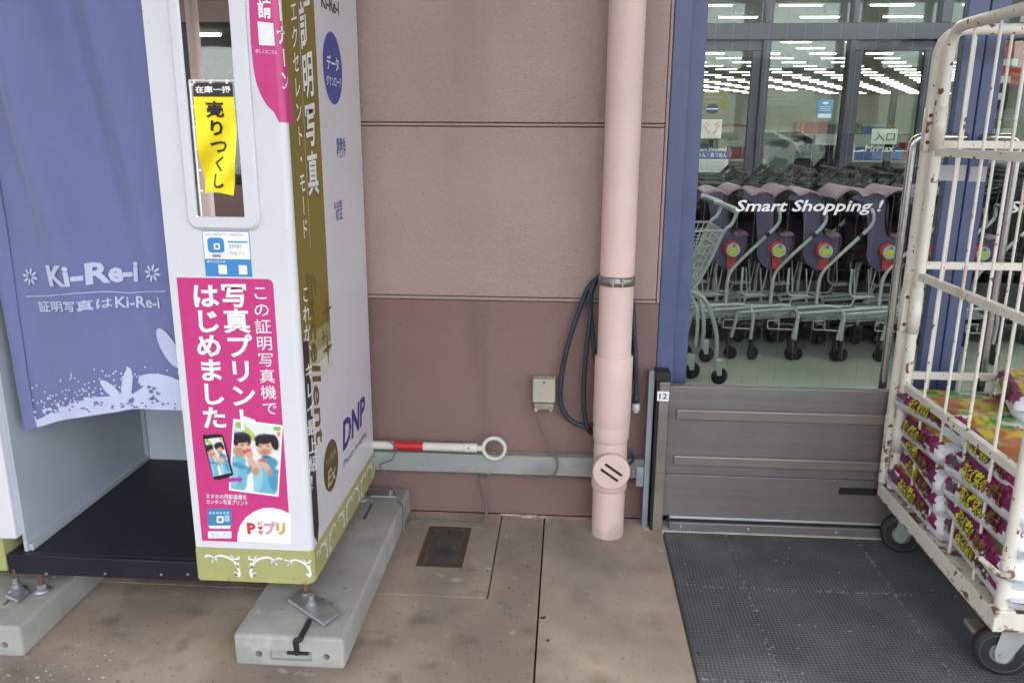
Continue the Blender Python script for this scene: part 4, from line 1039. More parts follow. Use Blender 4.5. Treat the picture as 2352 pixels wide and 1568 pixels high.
cap = obj('cleanout_cap', MB().lathe([(0, .086), (.060, .086), (.0635, .089), (.0635, .099), (.0605, .102), (0, .102)], (PCx, PCy, CZ_), (0, -1, 0), 48, 0, False), M_pipe, pipe)
sl2 = MB()
for d in (-.012, .012):
    r = Matrix.Translation((PCx, PCy-.102, CZ_)) @ Matrix.Rotation(math.radians(35), 4, 'Y') @ Matrix.Translation((0, 0, d))
    sl2.box(-.0358, .0358, -.0008, .003, -.0045, .0045, mat=r)
obj('slot_shade', sl2, M_dark, cap)  # dark raised bars stand in for the shade inside recessed slots
obj('pipe', MB().lathe([(.057, .2), (.057, .0)], (PCx, PCy, 0), n=48), M_pipe, pipe)
M_clamp = pm('worn_steel', (.34, .32, .29), .42, metal=.85, var=.2, scale=40)
cl = obj('clamp_band', MB().lathe([(.0575, .9055), (.0605, .9065), (.0605, .9365), (.0575, .9375)], (PCx, PCy, 0), n=48), M_clamp, pipe)
lg = MB()
for dx in (-.016, .014): lg.box(PCx+dx-.004, PCx+dx+.004, PCy-.072, PCy-.058, .908, .936, b=.0015)
lg.cyl((PCx-.022, PCy-.067, .921), (PCx+.022, PCy-.067, .921), .004, 10); lg.cyl((PCx-.026, PCy-.067, .921), (PCx-.02, PCy-.067, .921), .008, 6)
obj('screw_lugs', lg, M_clamp, cl)
obj('wall_bracket', MB().box(PCx-.012, PCx+.012, PCy+.057, .002, .912, .931), M_clamp, cl)

# ---- hose hung over the clamp
M_hose = pm('hose_rubber', (.028, .042, .062), .45, var=.15, scale=30)
hy = -.034
def H(l, y=hy): return [PY(a, b, y) for a, b in l]
ht = MB()
ht.tube(spline(H([(1392, 634), (1375, 637), (1352, 660), (1330, 712), (1305, 790), (1290, 860), (1287, 915), (1297, 950), (1325, 973), (1360, 978), (1405, 970), (1438, 930), (1452, 850), (1456, 760), (1452, 690), (1440, 650)]), 6), .0085, 10)
ht.tube(spline(H([(1440, 642), (1400, 630), (1370, 640), (1352, 690), (1356, 720), (1348, 790), (1342, 860), (1341, 930), (1346, 970), (1356, 993)], -.05), 6), .0078, 10)
ht.tube(spline(H([(1372, 640), (1362, 665), (1357, 700), (1362, 780), (1372, 860)], -.045), 6), .0075, 10)
ht.tube(spline(H([(1430, 640), (1447, 670), (1453, 720), (1459, 800), (1461, 870), (1461, 905)], -.05), 6), .0078, 10)
hose = thing('hose', 'dark blue garden hose looped behind the pink downpipe', 'hose', (.15, hy, .3))
obj('tube', ht, M_hose, hose)
p = PY(1461, 905, -.05); q = PY(1460, 948, -.05)
obj('connector', MB().lathe([(0, 0), (.0095, 0), (.0105, .012), (.0125, .03), (0, .03)], p, q-p, 16, 0), M_hose, hose)
p2 = p.lerp(q, .5); obj('coupling_end', MB().lathe([(0, 0), (.013, 0), (.0145, .004), (.0145, .022), (.011, .026), (.011, .032), (0, .032)], p2, q-p, 18), pm('white_plastic', (.62, .63, .62), .4, var=.05), hose)
p = PY(1355, 990, -.05); obj('end_cap', MB().tube([PY(1350, 984, -.05), PY(1360, 996, -.05)], .0095, 12), M_dark, hose)
obj('coil_end', MB().tube(spline(H([(1428, 1042), (1446, 1034), (1456, 1048), (1450, 1062), (1436, 1066)], -.05), 6), .006, 10), M_hose, hose)

# ---- outdoor socket with cable
M_ivory = pm('ivory_plastic', (.44, .40, .335), .5, var=.07, scale=15)
layer(M_ivory, (.2, .17, .13), 20, .62, .75, strength=.5)
M_ivd = pm('ivory_dirty', (.28, .25, .20), .6, var=.2, scale=40)
a = PY(1224, 870, -.045); b = PY(1274, 940, -.045)
sk_ = thing('outdoor_socket', 'small ivory outdoor socket box on the brown wall band', 'socket', ((a.x+b.x)/2, 0, b.z))
o = obj('cover', MB().box(a.x, b.x, -.046, -.004, b.z+.024, a.z, b=.004), M_ivory, sk_)
obj('rim', MB().box(a.x-.003, b.x+.003, -.02, .0025, b.z+.018, a.z+.003, b=.003), M_ivd, sk_)
obj('screw', MB().cyl(((a.x+b.x)/2, -.044, a.z-.012), ((a.x+b.x)/2, -.0475, a.z-.012), .0035, 10), M_dark, sk_)
obj('socket_base', MB().box(a.x+.006, b.x-.004, -.036, .002, b.z-.008, b.z+.0175, b=.003), M_ivd, sk_)
for dx in (.012, .066): obj('plug_lug', MB().box(a.x+dx-.006, a.x+dx+.006, -.042, -.012, b.z-.012, b.z-.002, b=.002), M_ivory if dx < .05 else M_zinc, sk_)
M_cable = pm('grey_cable', (.13, .135, .135), .55, var=.12)
c1 = MB().tube(spline([PY(1232, 936, -.03), PY(1234, 960, -.032), PY(1248, 1000, -.034), PY(1268, 1035, -.055), PY(1280, 1058, -.062), PY(1279, 1080, -.066), PY(1265, 1098, -.064), PY(1238, 1101, -.06), PY(1212, 1090, -.05)], 8), .0034, 8)
obj('power_cable', c1, M_cable, label='thin grey cable drooping from the outdoor socket to the rail', cat='cable')
c2 = MB().tube(spline([PY(1103, 1084, -.03), PY(1100, 1108, -.03), PY(1108, 1135, -.03), PY(1118, 1165, -.035), PZ(1113, 1190, .004), PZ(1095, 1202, .004), PZ(1050, 1198, .004), PZ(1000, 1194, .004), PZ(955, 1196, .004), PZ(935, 1200, .004)], 8), .0034, 8)
obj('power_cable', c2, M_cable, label='thin grey cable hanging below the rail and lying along the slab', cat='cable')
c3 = MB().tube(spline([PY(895, 1012, -.075), PY(908, 1030, -.08), PY(900, 1055, -.085), PY(872, 1068, -.09), PY(890, 1092, -.1), PY(908, 1125, -.12), PZ(915, 1150, .1), (-.563, -.16, .092), (-.561, -.17, .05), (-.559, -.185, .005)], 8), .0026, 8)
obj('power_cable', c3, M_cable, label='thin grey cable hanging over the end of the concrete block', cat='cable')

# ---- galvanised rail and the red and white bar lying on it
M_rail = pm('rail_grey', (.33, .345, .335), .6, metal=.25, var=.08, scale=7)
layer(M_rail, (.13, .12, .105), 6, .5, .7, strength=.7, vec_scale=(.4, 1, 1)); layer(M_rail, (.4, .42, .41), 20, .6, .7, strength=.4)
z1 = PY(1100, 1044, -.05).z; z0 = PY(1100, 1086, -.05).z
rail = thing('steel_rail', 'long grey galvanised rail along the foot of the wall', 'rail', (-.4, -.03, z0))
mb = MB(); mb.box(-1.2, .296, -.05, -.004, z1-.004, z1, b=.001); mb.box(-1.2, .296, -.05, -.046, z0, z1-.0042, b=.001); mb.box(-1.2, .296, -.0458, -.004, z0, z0+.004, b=.001)
obj('channel', mb, M_rail, rail)
for px in (1122, 1212):
    p = PY(px, 1090, -.03); obj('bolt', MB().cyl((p.x, -.03, z0+.001), (p.x, -.03, z0-.012), .007, 6), M_zinc, rail)
obj('end_angle', MB().box(.296, .316, -.062, -.02, .0, PY(1500, 852, -.06).z, b=.0015), pm('galvanised', (.34, .385, .42), .5, metal=.5, var=.12, scale=18), rail)
obj('end_bracket', MB().box(.268, .2955, -.056, -.0505, z0-.03, z0+.045, b=.002), pm('galvanised', (.34, .385, .42)), rail)
M_bar = pm('bar_white', (.62, .61, .57), .45, var=.06); M_barr = pm('bar_red', (.52, .02, .025), .4, var=.06)
byy = -.0615; bz = PY(1020, 1026, byy).z
bar = thing('barrier_bar', 'white and red striped cone bar with ring lying on the rail', 'bar', (-.5, byy, z1))
xa = PY(905, 1024, byy).x; xb = PY(972, 1024, byy).x; xc = PY(1066, 1027, byy).x; xd = PY(1096, 1027, byy).x
def seg(a, b, r, m, nm): obj(nm, MB().cyl((a, byy, bz), (b, byy, bz), r, 24, bev=.0012), m, bar)
seg(-1.5, -1.2, .0158, M_barr, 'red_band'); seg(-1.2, xa, .0155, M_bar, 'bar_tube'); seg(xa, xb, .0158, M_barr, 'red_band'); seg(xb, xc, .0155, M_bar, 'bar_tube'); seg(xc, xd, .0172, M_bar, 'end_sleeve')
rc = PY(1135, 1026, byy); rr = (PY(1164, 1026, byy).x-PY(1106, 1026, byy).x)/2-.006
mb = MB().tube([(rc.x+rr*math.cos(k*math.pi/20), byy, bz+rr*math.sin(k*math.pi/20)) for k in range(40)], .0072, 12, closed=True)
mb.box(xd-.002, rc.x-rr+.002, byy-.008, byy+.008, bz-.009, bz+.009, b=.003)
obj('ring', mb, M_bar, bar)
obj('rivet', MB().cyl(((xc+xd)/2-.006, byy-.0165, bz+.006), ((xc+xd)/2-.006, byy-.0182, bz+.006), .003, 8), M_dark, bar)

# ---- flood barrier across the doorway
def brushed(name, col, rough):
    m = pm(name, col, rough, metal=.35, var=.07, scale=6)
    layer(m, tuple(c*1.25 for c in col), 30, .45, .65, strength=.55, vec_scale=(.03, 1, 2.5)); layer(m, tuple(c*1.5 for c in col), 5, .58, .75, strength=.4); layer(m, tuple(c*.6 for c in col), 3, .55, .72, strength=.5, vec_scale=(.5, 1, 1.6)); return m
M_bz = brushed('bronze_panel', (.185, .174, .166), .45); M_bz2 = brushed('bronze_post', (.225, .205, .182), .45)
FYb = -.072
fb = thing('flood_barrier', 'grey bronze flood barrier panel closing off the lower doorway', 'barrier', (.85, FYb, 0))
pz1 = PY(1520, 853, -.08).z
obj('post', MB().box(.322, .330, -.09, -.03, .0, pz1-.032, b=.002), M_dark, fb)  # dark strip stands in for the shaded side face of the post
obj('post', MB().box(.3305, .3655, -.097, -.03, .0, pz1-.034, b=.003), M_bz2, fb)
obj('post_cap', MB().box(.315, .3675, -.1, -.028, pz1-.0315, pz1, b=.004), M_dark, fb)
obj('post', MB().box(2.28, 2.33, -.097, -.03, .0, pz1-.03, b=.003), M_bz2, fb)
bt = PY(1800, 893, FYb).z; zm = PY(1700, 1094, FYb).z
obj('panel_plank', MB().box(.367, 2.279, FYb, FYb+.034, zm+.0015, bt, b=.003), M_bz, fb)
obj('panel_plank', MB().box(.367, 2.279, FYb+.001, FYb+.034, .052, zm-.0005, b=.002), M_bz, fb)
for py0, py1 in ((938, 962), (1044, 1067)):
    za = PY(1560, py0, FYb).z; zb = PY(1560, py1, FYb).z
    obj('stiffening_rib', MB().box(.394, 2.25, FYb-.011, FYb-.0005, zb, za, b=.005), M_bz2, fb)
obj('silver_edge', MB().box(.392, 2.26, FYb-.008, FYb-.0004, .046, .0535, b=.001), M_alum, fb)
obj('seal', MB().box(.385, 2.27, FYb-.006, FYb+.03, .034, .0455), M_dark, fb)
obj('bottom_angle', MB().box(.392, 2.268, FYb-.013, FYb+.02, .0015, .0335, b=.003), M_bz, fb)
for px, py in ((1564, 1203), (1719, 1208), (1921, 1213)):
    p = PY(px, py, FYb-.013); obj('screw', MB().cyl((p.x, FYb-.0125, .018), (p.x, FYb-.0155, .018), .0042, 10), M_alum, fb)
sa = PY(1928, 1119, FYb); sb = PY(2003, 1137, FYb)
obj('grip_slot', MB().box(sa.x, sa.x+.13, FYb-.0012, FYb+.002, sb.z, sa.z), M_dark, fb)
na = PY(1510, 898, -.098); nb_ = PY(1536, 921, -.098)
pn = obj('number_plate', MB().box(na.x, nb_.x, -.0995, -.0972, nb_.z, na.z, b=.0006), I_wh, fb)
tx = MB(); s = PlaneY(-.0997); w = nb_.x-na.x
text(tx, s, '12', [(na.x+w*.18, na.z-.007), (nb_.x-w*.16, na.z-.007), (na.x+w*.18, nb_.z+.008), (nb_.x-w*.16, nb_.z+.008)], .0004, 0, .015); obj('lettering', tx, I_blk, pn)
obj('threshold_strip', MB().box(.30, 2.89, -.0915, -.004, -.03, .0008, b=.002), pm('threshold_cement', (.50, .47, .41), .85, var=.12, scale=14, bump=.4), kind='structure')

# ================================================================== ROLL CAGE WITH SOIL BAGS
M_cage = pm('cage_cream', (.71, .68, .61), .42, var=.04, scale=10, spec=.5)
layer(M_cage, (.20, .085, .035), 26, .635, .67, rough=.9); layer(M_cage, (.40, .24, .12), 9, .60, .74, strength=.45, rough=.8); layer(M_cage, (.11, .05, .025), 70, .665, .70, rough=.9)
M_cageB = pm('cage_base_rusty', (.66, .63, .55), .5, var=.05, scale=10)
layer(M_cageB, (.16, .075, .04), 18, .52, .60, rough=.9); layer(M_cageB, (.30, .15, .07), 45, .55, .66, strength=.8, rough=.9)
M_rub = pm('caster_rubber', (.02, .02, .021), .6, var=.3, scale=20)
M_hub = pm('caster_hub', (.40, .42, .40), .5, metal=.3, var=.12, scale=14)
GX0, GX1, GY0, GY1, GZ, GT = 1.105, 1.755, -.905, -.105, .180, 1.70
cage = thing('roll_cage', 'cream painted steel roll cage with rust spots in front of the door', 'roll cage', ((GX0+GX1)/2, (GY0+GY1)/2, 0))
tr = .0165
def frame_panel(P0, P1, nb, zs, nm):
    """bent tube frame from P0 to P1 (plan points) with bars and angle rails"""
    P0 = Vector(P0); P1 = Vector(P1); d = (P1-P0); L = d.length; d.normalize(); n = Vector((-d.y, d.x))
    at = lambda t, z, o=0.0: (P0.x+d.x*t+n.x*o, P0.y+d.y*t+n.y*o, z)
    fr = obj('panel_frame', MB().tube(bent([at(0, GZ+.05), at(0, GT), at(L, GT), at(L, GZ+.05)], .085, 8), tr, 14), M_cage, cage)
    for k in range(nb):
        t = L*(k+1)/(nb+1); obj('bar', MB().tube([at(t, GZ+.045), at(t, GT-.004)], .0047, 8), M_cage, fr)
    for z in zs:
        mb = MB()
        a = at(.004, z); c = at(L-.004, z)
        R3 = Matrix(((d.x, n.x, 0, P0.x), (d.y, n.y, 0, P0.y), (0, 0, 1, z), (0, 0, 0, 1)))
        mb.box(.0, L, -.0085, -.0055, -.0115, .0115, mat=R3, b=.0008); mb.box(.0, L, -.0052, .012, .0085, .0115, mat=R3, b=.0008)
        obj('rail', mb, M_cage, fr)
    return fr
zs = (1.342, .957, .590)
f1 = frame_panel((GX0+.018, GY1-.055), (GX0+.018, GY0+.018), 4, zs, 'side')
f2 = frame_panel((GX0+.006, GY1-.008), (GX1-.018, GY1-.008), 5, (1.364, .985, .615), 'rear')
f3 = frame_panel((GX1-.018, GY0+.018), (GX1-.018, GY1-.055), 4, zs, 'side')
# hinge plates joining the panels at the rear corner
for z0, z1 in ((1.345, 1.475), (.77, .91), (.36, .47)):
    for xx in (GX0+.006,):
        hp = MB().box(GX0-.0135, GX0+.0255, GY1-.0365, GY1-.0335, z0, z1, b=.0012)
        hp.lathe([(.0168, z0), (.0185, z0), (.0185, z1), (.0168, z1)], (GX0+.006, GY1-.008, 0), n=20); hp.lathe([(.0168, z0), (.0185, z0), (.0185, z1), (.0168, z1)], (GX0+.018, GY1-.055, 0), n=20)
        h = obj('hinge', hp, M_cage, cage)
        for z in (z0+.025, z1-.025): obj('hinge_hole', MB().cyl((GX0-.004, GY1-.0366, z), (GX0-.004, GY1-.0382, z), .006, 12), M_rust, h)
# hook collar on the front post
obj('hook', MB().tube(bent([(GX0+.018, GY0+.018, .345), (GX0+.018, GY0-.014, .338), (GX0-.012, GY0-.012, .336), (GX0-.03, GY0+.055, .346)], .014, 5), .0075, 10), M_cageB, cage)
# base frame: angle steel with rusty lower edge, deck, casters
b = MB()
for (x0, x1, y0, y1) in ((GX0-.004, GX0, GY0, GY1), (GX1, GX1+.004, GY0, GY1), (GX0-.004, GX1+.004, GY0-.004, GY0-.0002), (GX0-.004, GX1+.004, GY1+.0002, GY1+.004)):
    b.box(x0, x1, y0, y1, GZ, GZ+.046, b=.0012)
obj('base_skirt', b, M_cage, cage)
b = MB()
for (x0, x1, y0, y1) in ((GX0-.0045, GX0+.03, GY0+.03, GY1-.03), (GX1-.03, GX1+.0045, GY0+.03, GY1-.03), (GX0-.0045, GX1+.0045, GY0-.0045, GY0+.0298), (GX0-.0045, GX1+.0045, GY1-.0298, GY1+.0045)):
    b.box(x0, x1, y0, y1, GZ-.0055, GZ-.0005, b=.001)
obj('base_angle', b, M_cageB, cage)
obj('corner_gusset', MB().box(GX0-.007, GX0+.045, GY0-.007, GY0+.03, GZ-.002, GZ+.055, b=.004), M_cageB, cage)
obj('deck', MB().box(GX0+.002, GX1-.002, GY0+.001, GY1-.001, GZ+.03, GZ+.036), M_cageB, cage)
def caster(x, y, rot):
    R = Matrix.Translation((x, y, 0)) @ Matrix.Rotation(rot, 4, 'Z'); ax = R.to_3x3() @ Vector((1, 0, 0)); c = Vector((x, y, .069))
    c = c + (R.to_3x3() @ Vector((0, .028, 0)))
    t = obj('caster', MB().box(-.045, .045, -.04, .04, GZ-.014, GZ-.006, b=.003, mat=R), M_hub, cage)
    w = MB().lathe([(.03, -.021), (.056, -.021), (.066, -.017), (.069, -.008), (.069, .008), (.066, .017), (.056, .021), (.03, .021)], c, ax, 36); obj('tyre', w, M_rub, t)
    hb = MB().lathe([(0, -.019), (.012, -.022), (.02, -.014), (.048, -.016), (.053, -.0215), (.053, .0215), (.048, .016), (.02, .014), (.012, .022), (0, .019)], c, ax, 30); obj('wheel_hub', hb, M_hub, t)
    fk = MB()
    for s_ in (-1, 1):
        pts = [(-.035, GZ-.014), (.035, GZ-.014), (.048, .075), (.042, .052), (.020, .046), (.012, .06)]
        fk.prism([(p[0], p[1]) for p in pts], lambda a, z: R @ Vector((s_*.027, a, z)), lambda a, z: R @ Vector((s_*.030, a, z)))
    fk.cyl(c-ax*.034, c+ax*.034, .008, 10); fk.box(-.03, .03, -.035, .035, GZ-.018, GZ-.0142, mat=R)
    obj('fork', fk, M_hub, t)
caster(1.205, -.835, math.radians(72)); caster(1.195, -.185, math.radians(66)); caster(1.66, -.815, .3); caster(1.66, -.185, -.2)
obj('brake_pedal', MB().box(1.12, 1.16, -.79, -.73, .085, .1, b=.004), pm('pedal', (.35, .33, .25), .5, metal=.5), cage)

# ---- soil bags
M_bagw = pm('bag_white', (.66, .67, .70), .38, var=.05, scale=12, bump=.25, bscale=40)
layer(M_bagw, (.50, .52, .56), 8, .55, .7, strength=.6)
for _m in (M_bagw,): _m.node_tree.nodes['Principled BSDF'].inputs['Coat Weight'].default_value = .4
M_bagm = pm('bag_magenta', (.20, .006, .09), .35, var=.2, scale=18); layer(M_bagm, (.10, .012, .045), 9, .52, .6, strength=.6)
M_bagp = pm('bag_picture', (.33, .10, .03), .4, var=.0, scale=12, col2=(.50, .40, .04), lo=.42, hi=.52, detail=3)
layer(M_bagp, (.05, .20, .02), 9, .52, .57, detail=4); layer(M_bagp, (.60, .60, .60), 7, .60, .66, detail=4); layer(M_bagp, (.50, .05, .02), 14, .64, .69, detail=3); layer(M_bagp, (.10, .32, .05), 20, .62, .67, detail=3)
I_by = ink('bag_yellow', (.55, .52, .02)); I_bd = ink('bag_outline', (.035, .015, .012)); I_bbr = ink('bag_brown', (.22, .10, .02)); I_bc = ink('bag_code', (.62, .63, .65)); I_bcd = ink('bag_code_lines', (.12, .12, .13))
BL, BWd, BH = .395, .31, .086
def make_bag(seed, bulge=1.0):
    rnd = random.Random(seed); ph = [rnd.uniform(0, 6.28) for _ in range(8)]
    L, Wd, Hh = BL, BWd, BH*bulge
    def surf(a, ang, off=0.0):
        """a in -1..1 along the bag (y), ang round the section; returns local point"""
        e = abs(a)
        body = max(0.0, 1-max(0, (e-.80)/.2)**2.0) ** .5
        t = .055+.945*body
        w = Wd/2*(.90+.10*body); h = Hh/2*t
        c, s_ = math.cos(ang), math.sin(ang)
        p = .42; x = w*math.copysign(abs(c)**p, c); z = h*math.copysign(abs(s_)**.75, s_)
        wr = .0055*math.sin(a*7+ph[0]+ang*2)+.004*math.sin(a*15+ph[1]-ang*3)+.003*math.sin(a*29+ph[2]+ang*5)+.006*noise.noise((a*3.1+ph[5], ang*1.3, ph[6]))+.004*abs(noise.noise((a*7+ph[7], ang*2.2, 1.7)))
        wr *= .3+.7*abs(s_)
        z += wr*body + .010*math.sin(a*2.2+ph[3])*(.4+.6*abs(a)); x += wr*.9*body*(1 if c > 0 else -1)*1.0
        if off: x += off*math.copysign(1, c)*min(1, abs(c)*3); z += off*s_
        return Vector((x, a*L/2*1.02, z))
    N = 36; NA = 44; mb = MB(); vs = []
    aa = [-1+2*i/NA for i in range(NA+1)]
    for a in aa:
        for k in range(N): vs.append(surf(a, 2*math.pi*k/N))
    o = len(mb.v); mb.v += [tuple(v) for v in vs]
    for i in range(NA):
        for k in range(N):
            mb.f.append([o+i*N+k, o+(i+1)*N+k, o+(i+1)*N+(k+1) % N, o+i*N+(k+1) % N])
            deg = (k+.5)*360/N; e = abs((aa[i]+aa[i+1])/2)
            if e > .86+.03*math.sin(k*.9+ph[2]): mi = 0
            elif 52 < deg < 128 and e < .86: mi = 2
            elif (deg+30) % 360 > 33+6*math.sin(i*.45+ph[0]) and (deg+30) % 360 < 207-6*math.sin(i*.4+ph[1]): mi = 1
            else: mi = 0
            mb.m.append(mi); mb.s.append(True)
    for i, sg in ((0, -1), (NA, 1)):          # flat welded seam at both ends
        ring = vs[i*N:(i+1)*N]; out = [Vector((v.x*(1+.02*rnd.random()), v.y+sg*(.028+rnd.uniform(-.004, .004)), v.z*.25+.006*math.sin(v.x*30+ph[4])+sg*0)) for v in ring]
        mb.add(ring+out, [(k, (k+1) % N, N+(k+1) % N, N+k) for k in range(N)]+[tuple(range(N, 2*N))], 0, True)
    return mb, surf
def bag_print(surf, side_):
    """lettering on the gusset that faces the cage side (x < 0) and on the opposite one"""
    dk, yl, br, cd_ = MB(), MB(), MB(), MB()
    class G:
        def pt(s, u, v, off):
            ang = math.pi-math.asin(max(-.9, min(.95, v))) if side_ < 0 else math.asin(max(-.9, min(.95, v)))
            return surf(u, ang, off)
    g = G(); sgn = -1 if side_ < 0 else 1
    # seen from -x the text runs from far (y max) to near (y min)
    def Q(a0, a1, v0, v1): return [(a0, v1), (a1, v1), (a0, v0), (a1, v0)]
    d = -1 if side_ < 0 else 1
    text(dk, g, '花と野菜の', Q(.42*-d, .20*d, -.10, .62), .003, 0, .055); text(yl, g, '花と野菜の', Q(.41*-d, .19*d, -.06, .58), .005, 0, .02)
    text(dk, g, '培養土', Q(.24*d, .58*d, -.08, .60), .003, 0, .05); text(br, g, '培養土', Q(.25*d, .57*d, -.04, .56), .005, 0, .015)
    poly(cd_, g, [(.80*-d, -.1), (.56*-d, -.1), (.56*-d, .6), (.80*-d, .6)], .003, 0)
    for k in range(7):
        u = (.78-k*.031)*-d; poly(cd_, g, [(u, 0), (u-.016*-d, 0), (u-.016*-d, .5), (u, .5)], .0045, 1)
    return dk, yl, br, cd_
KINDS = []
for sd in range(6):
    mb, surf = make_bag(40+sd, .96+.05*sd)
    KINDS.append((mb, surf))
ORDN = ['lowest', 'second lowest', 'third', 'fourth', 'fifth', 'sixth', 'topmost']
def place_bag(kind, loc, rz, tilt, label, roll=0.0):
    mb, surf = KINDS[kind % 6]
    t = bpy.data.objects.new('soil_bag', None); COL.objects.link(t); t.location = loc; t.rotation_euler = (tilt, roll, rz); t.empty_display_size = .1
    t['label'] = label; t['category'] = 'soil bag'; t['group'] = 'soil bags in the roll cage'; ORG[t.name] = Vector((0, 0, 0))
    key = ('bag', kind % 6)
    if key not in MATS:
        o = obj('bag_skin', mb, [M_bagw, M_bagm, M_bagp], t); pr = [o]
        dk, yl, br, cd_ = bag_print(surf, -1)
        pr += [obj('lettering_outline', dk, I_bd, o), obj('lettering', yl, I_by, o), obj('small_lettering', br, I_bbr, o), obj('barcode_patch', cd_, [I_bc, I_bcd], o)]
        dk, yl, br, cd_ = bag_print(surf, 1)
        pr += [obj('lettering_outline', dk, I_bd, o), obj('lettering', yl, I_by, o), obj('small_lettering', br, I_bbr, o), obj('barcode_patch', cd_, [I_bc, I_bcd], o)]
        MATS[key] = pr
    else:
        src = MATS[key]; o = src[0].copy(); COL.objects.link(o); o.parent = t
        for g in src[1:]:
            d = g.copy(); COL.objects.link(d); d.parent = o
    return t
rb = random.Random(5)
z0 = GZ+.036; dz = .0695
cols = {'rear left': (1.272, -.318, 5), 'front left': (1.270, -.705, 4), 'rear right': (1.588, -.318, 5), 'front right': (1.588, -.705, 5)}
for nm, (x, y, n) in cols.items():
    for k in range(n):
        lab = f'{ORDN[k]} soil bag in the {nm} stack inside the roll cage'
        place_bag(rb.randrange(6), (x+rb.uniform(-.012, .012), y+rb.uniform(-.012, .012), z0+BH*.5+k*dz+(.004 if k else 0)), rb.uniform(-.09, .09)+(math.pi if rb.random() < .4 else 0), rb.uniform(-.05, .05), lab, rb.uniform(-.06, .06))
place_bag(1, (1.285, -.665, z0+BH*.5+4*dz+.008), .05, math.radians(3), 'white bellied soil bag lying tilted on top of the front left stack', math.radians(3))
place_bag(2, (1.50, -.36, z0+BH*.5+5*dz+.008), -.35, math.radians(-3), 'soil bag laid askew highest at the back of the roll cage', math.radians(4))

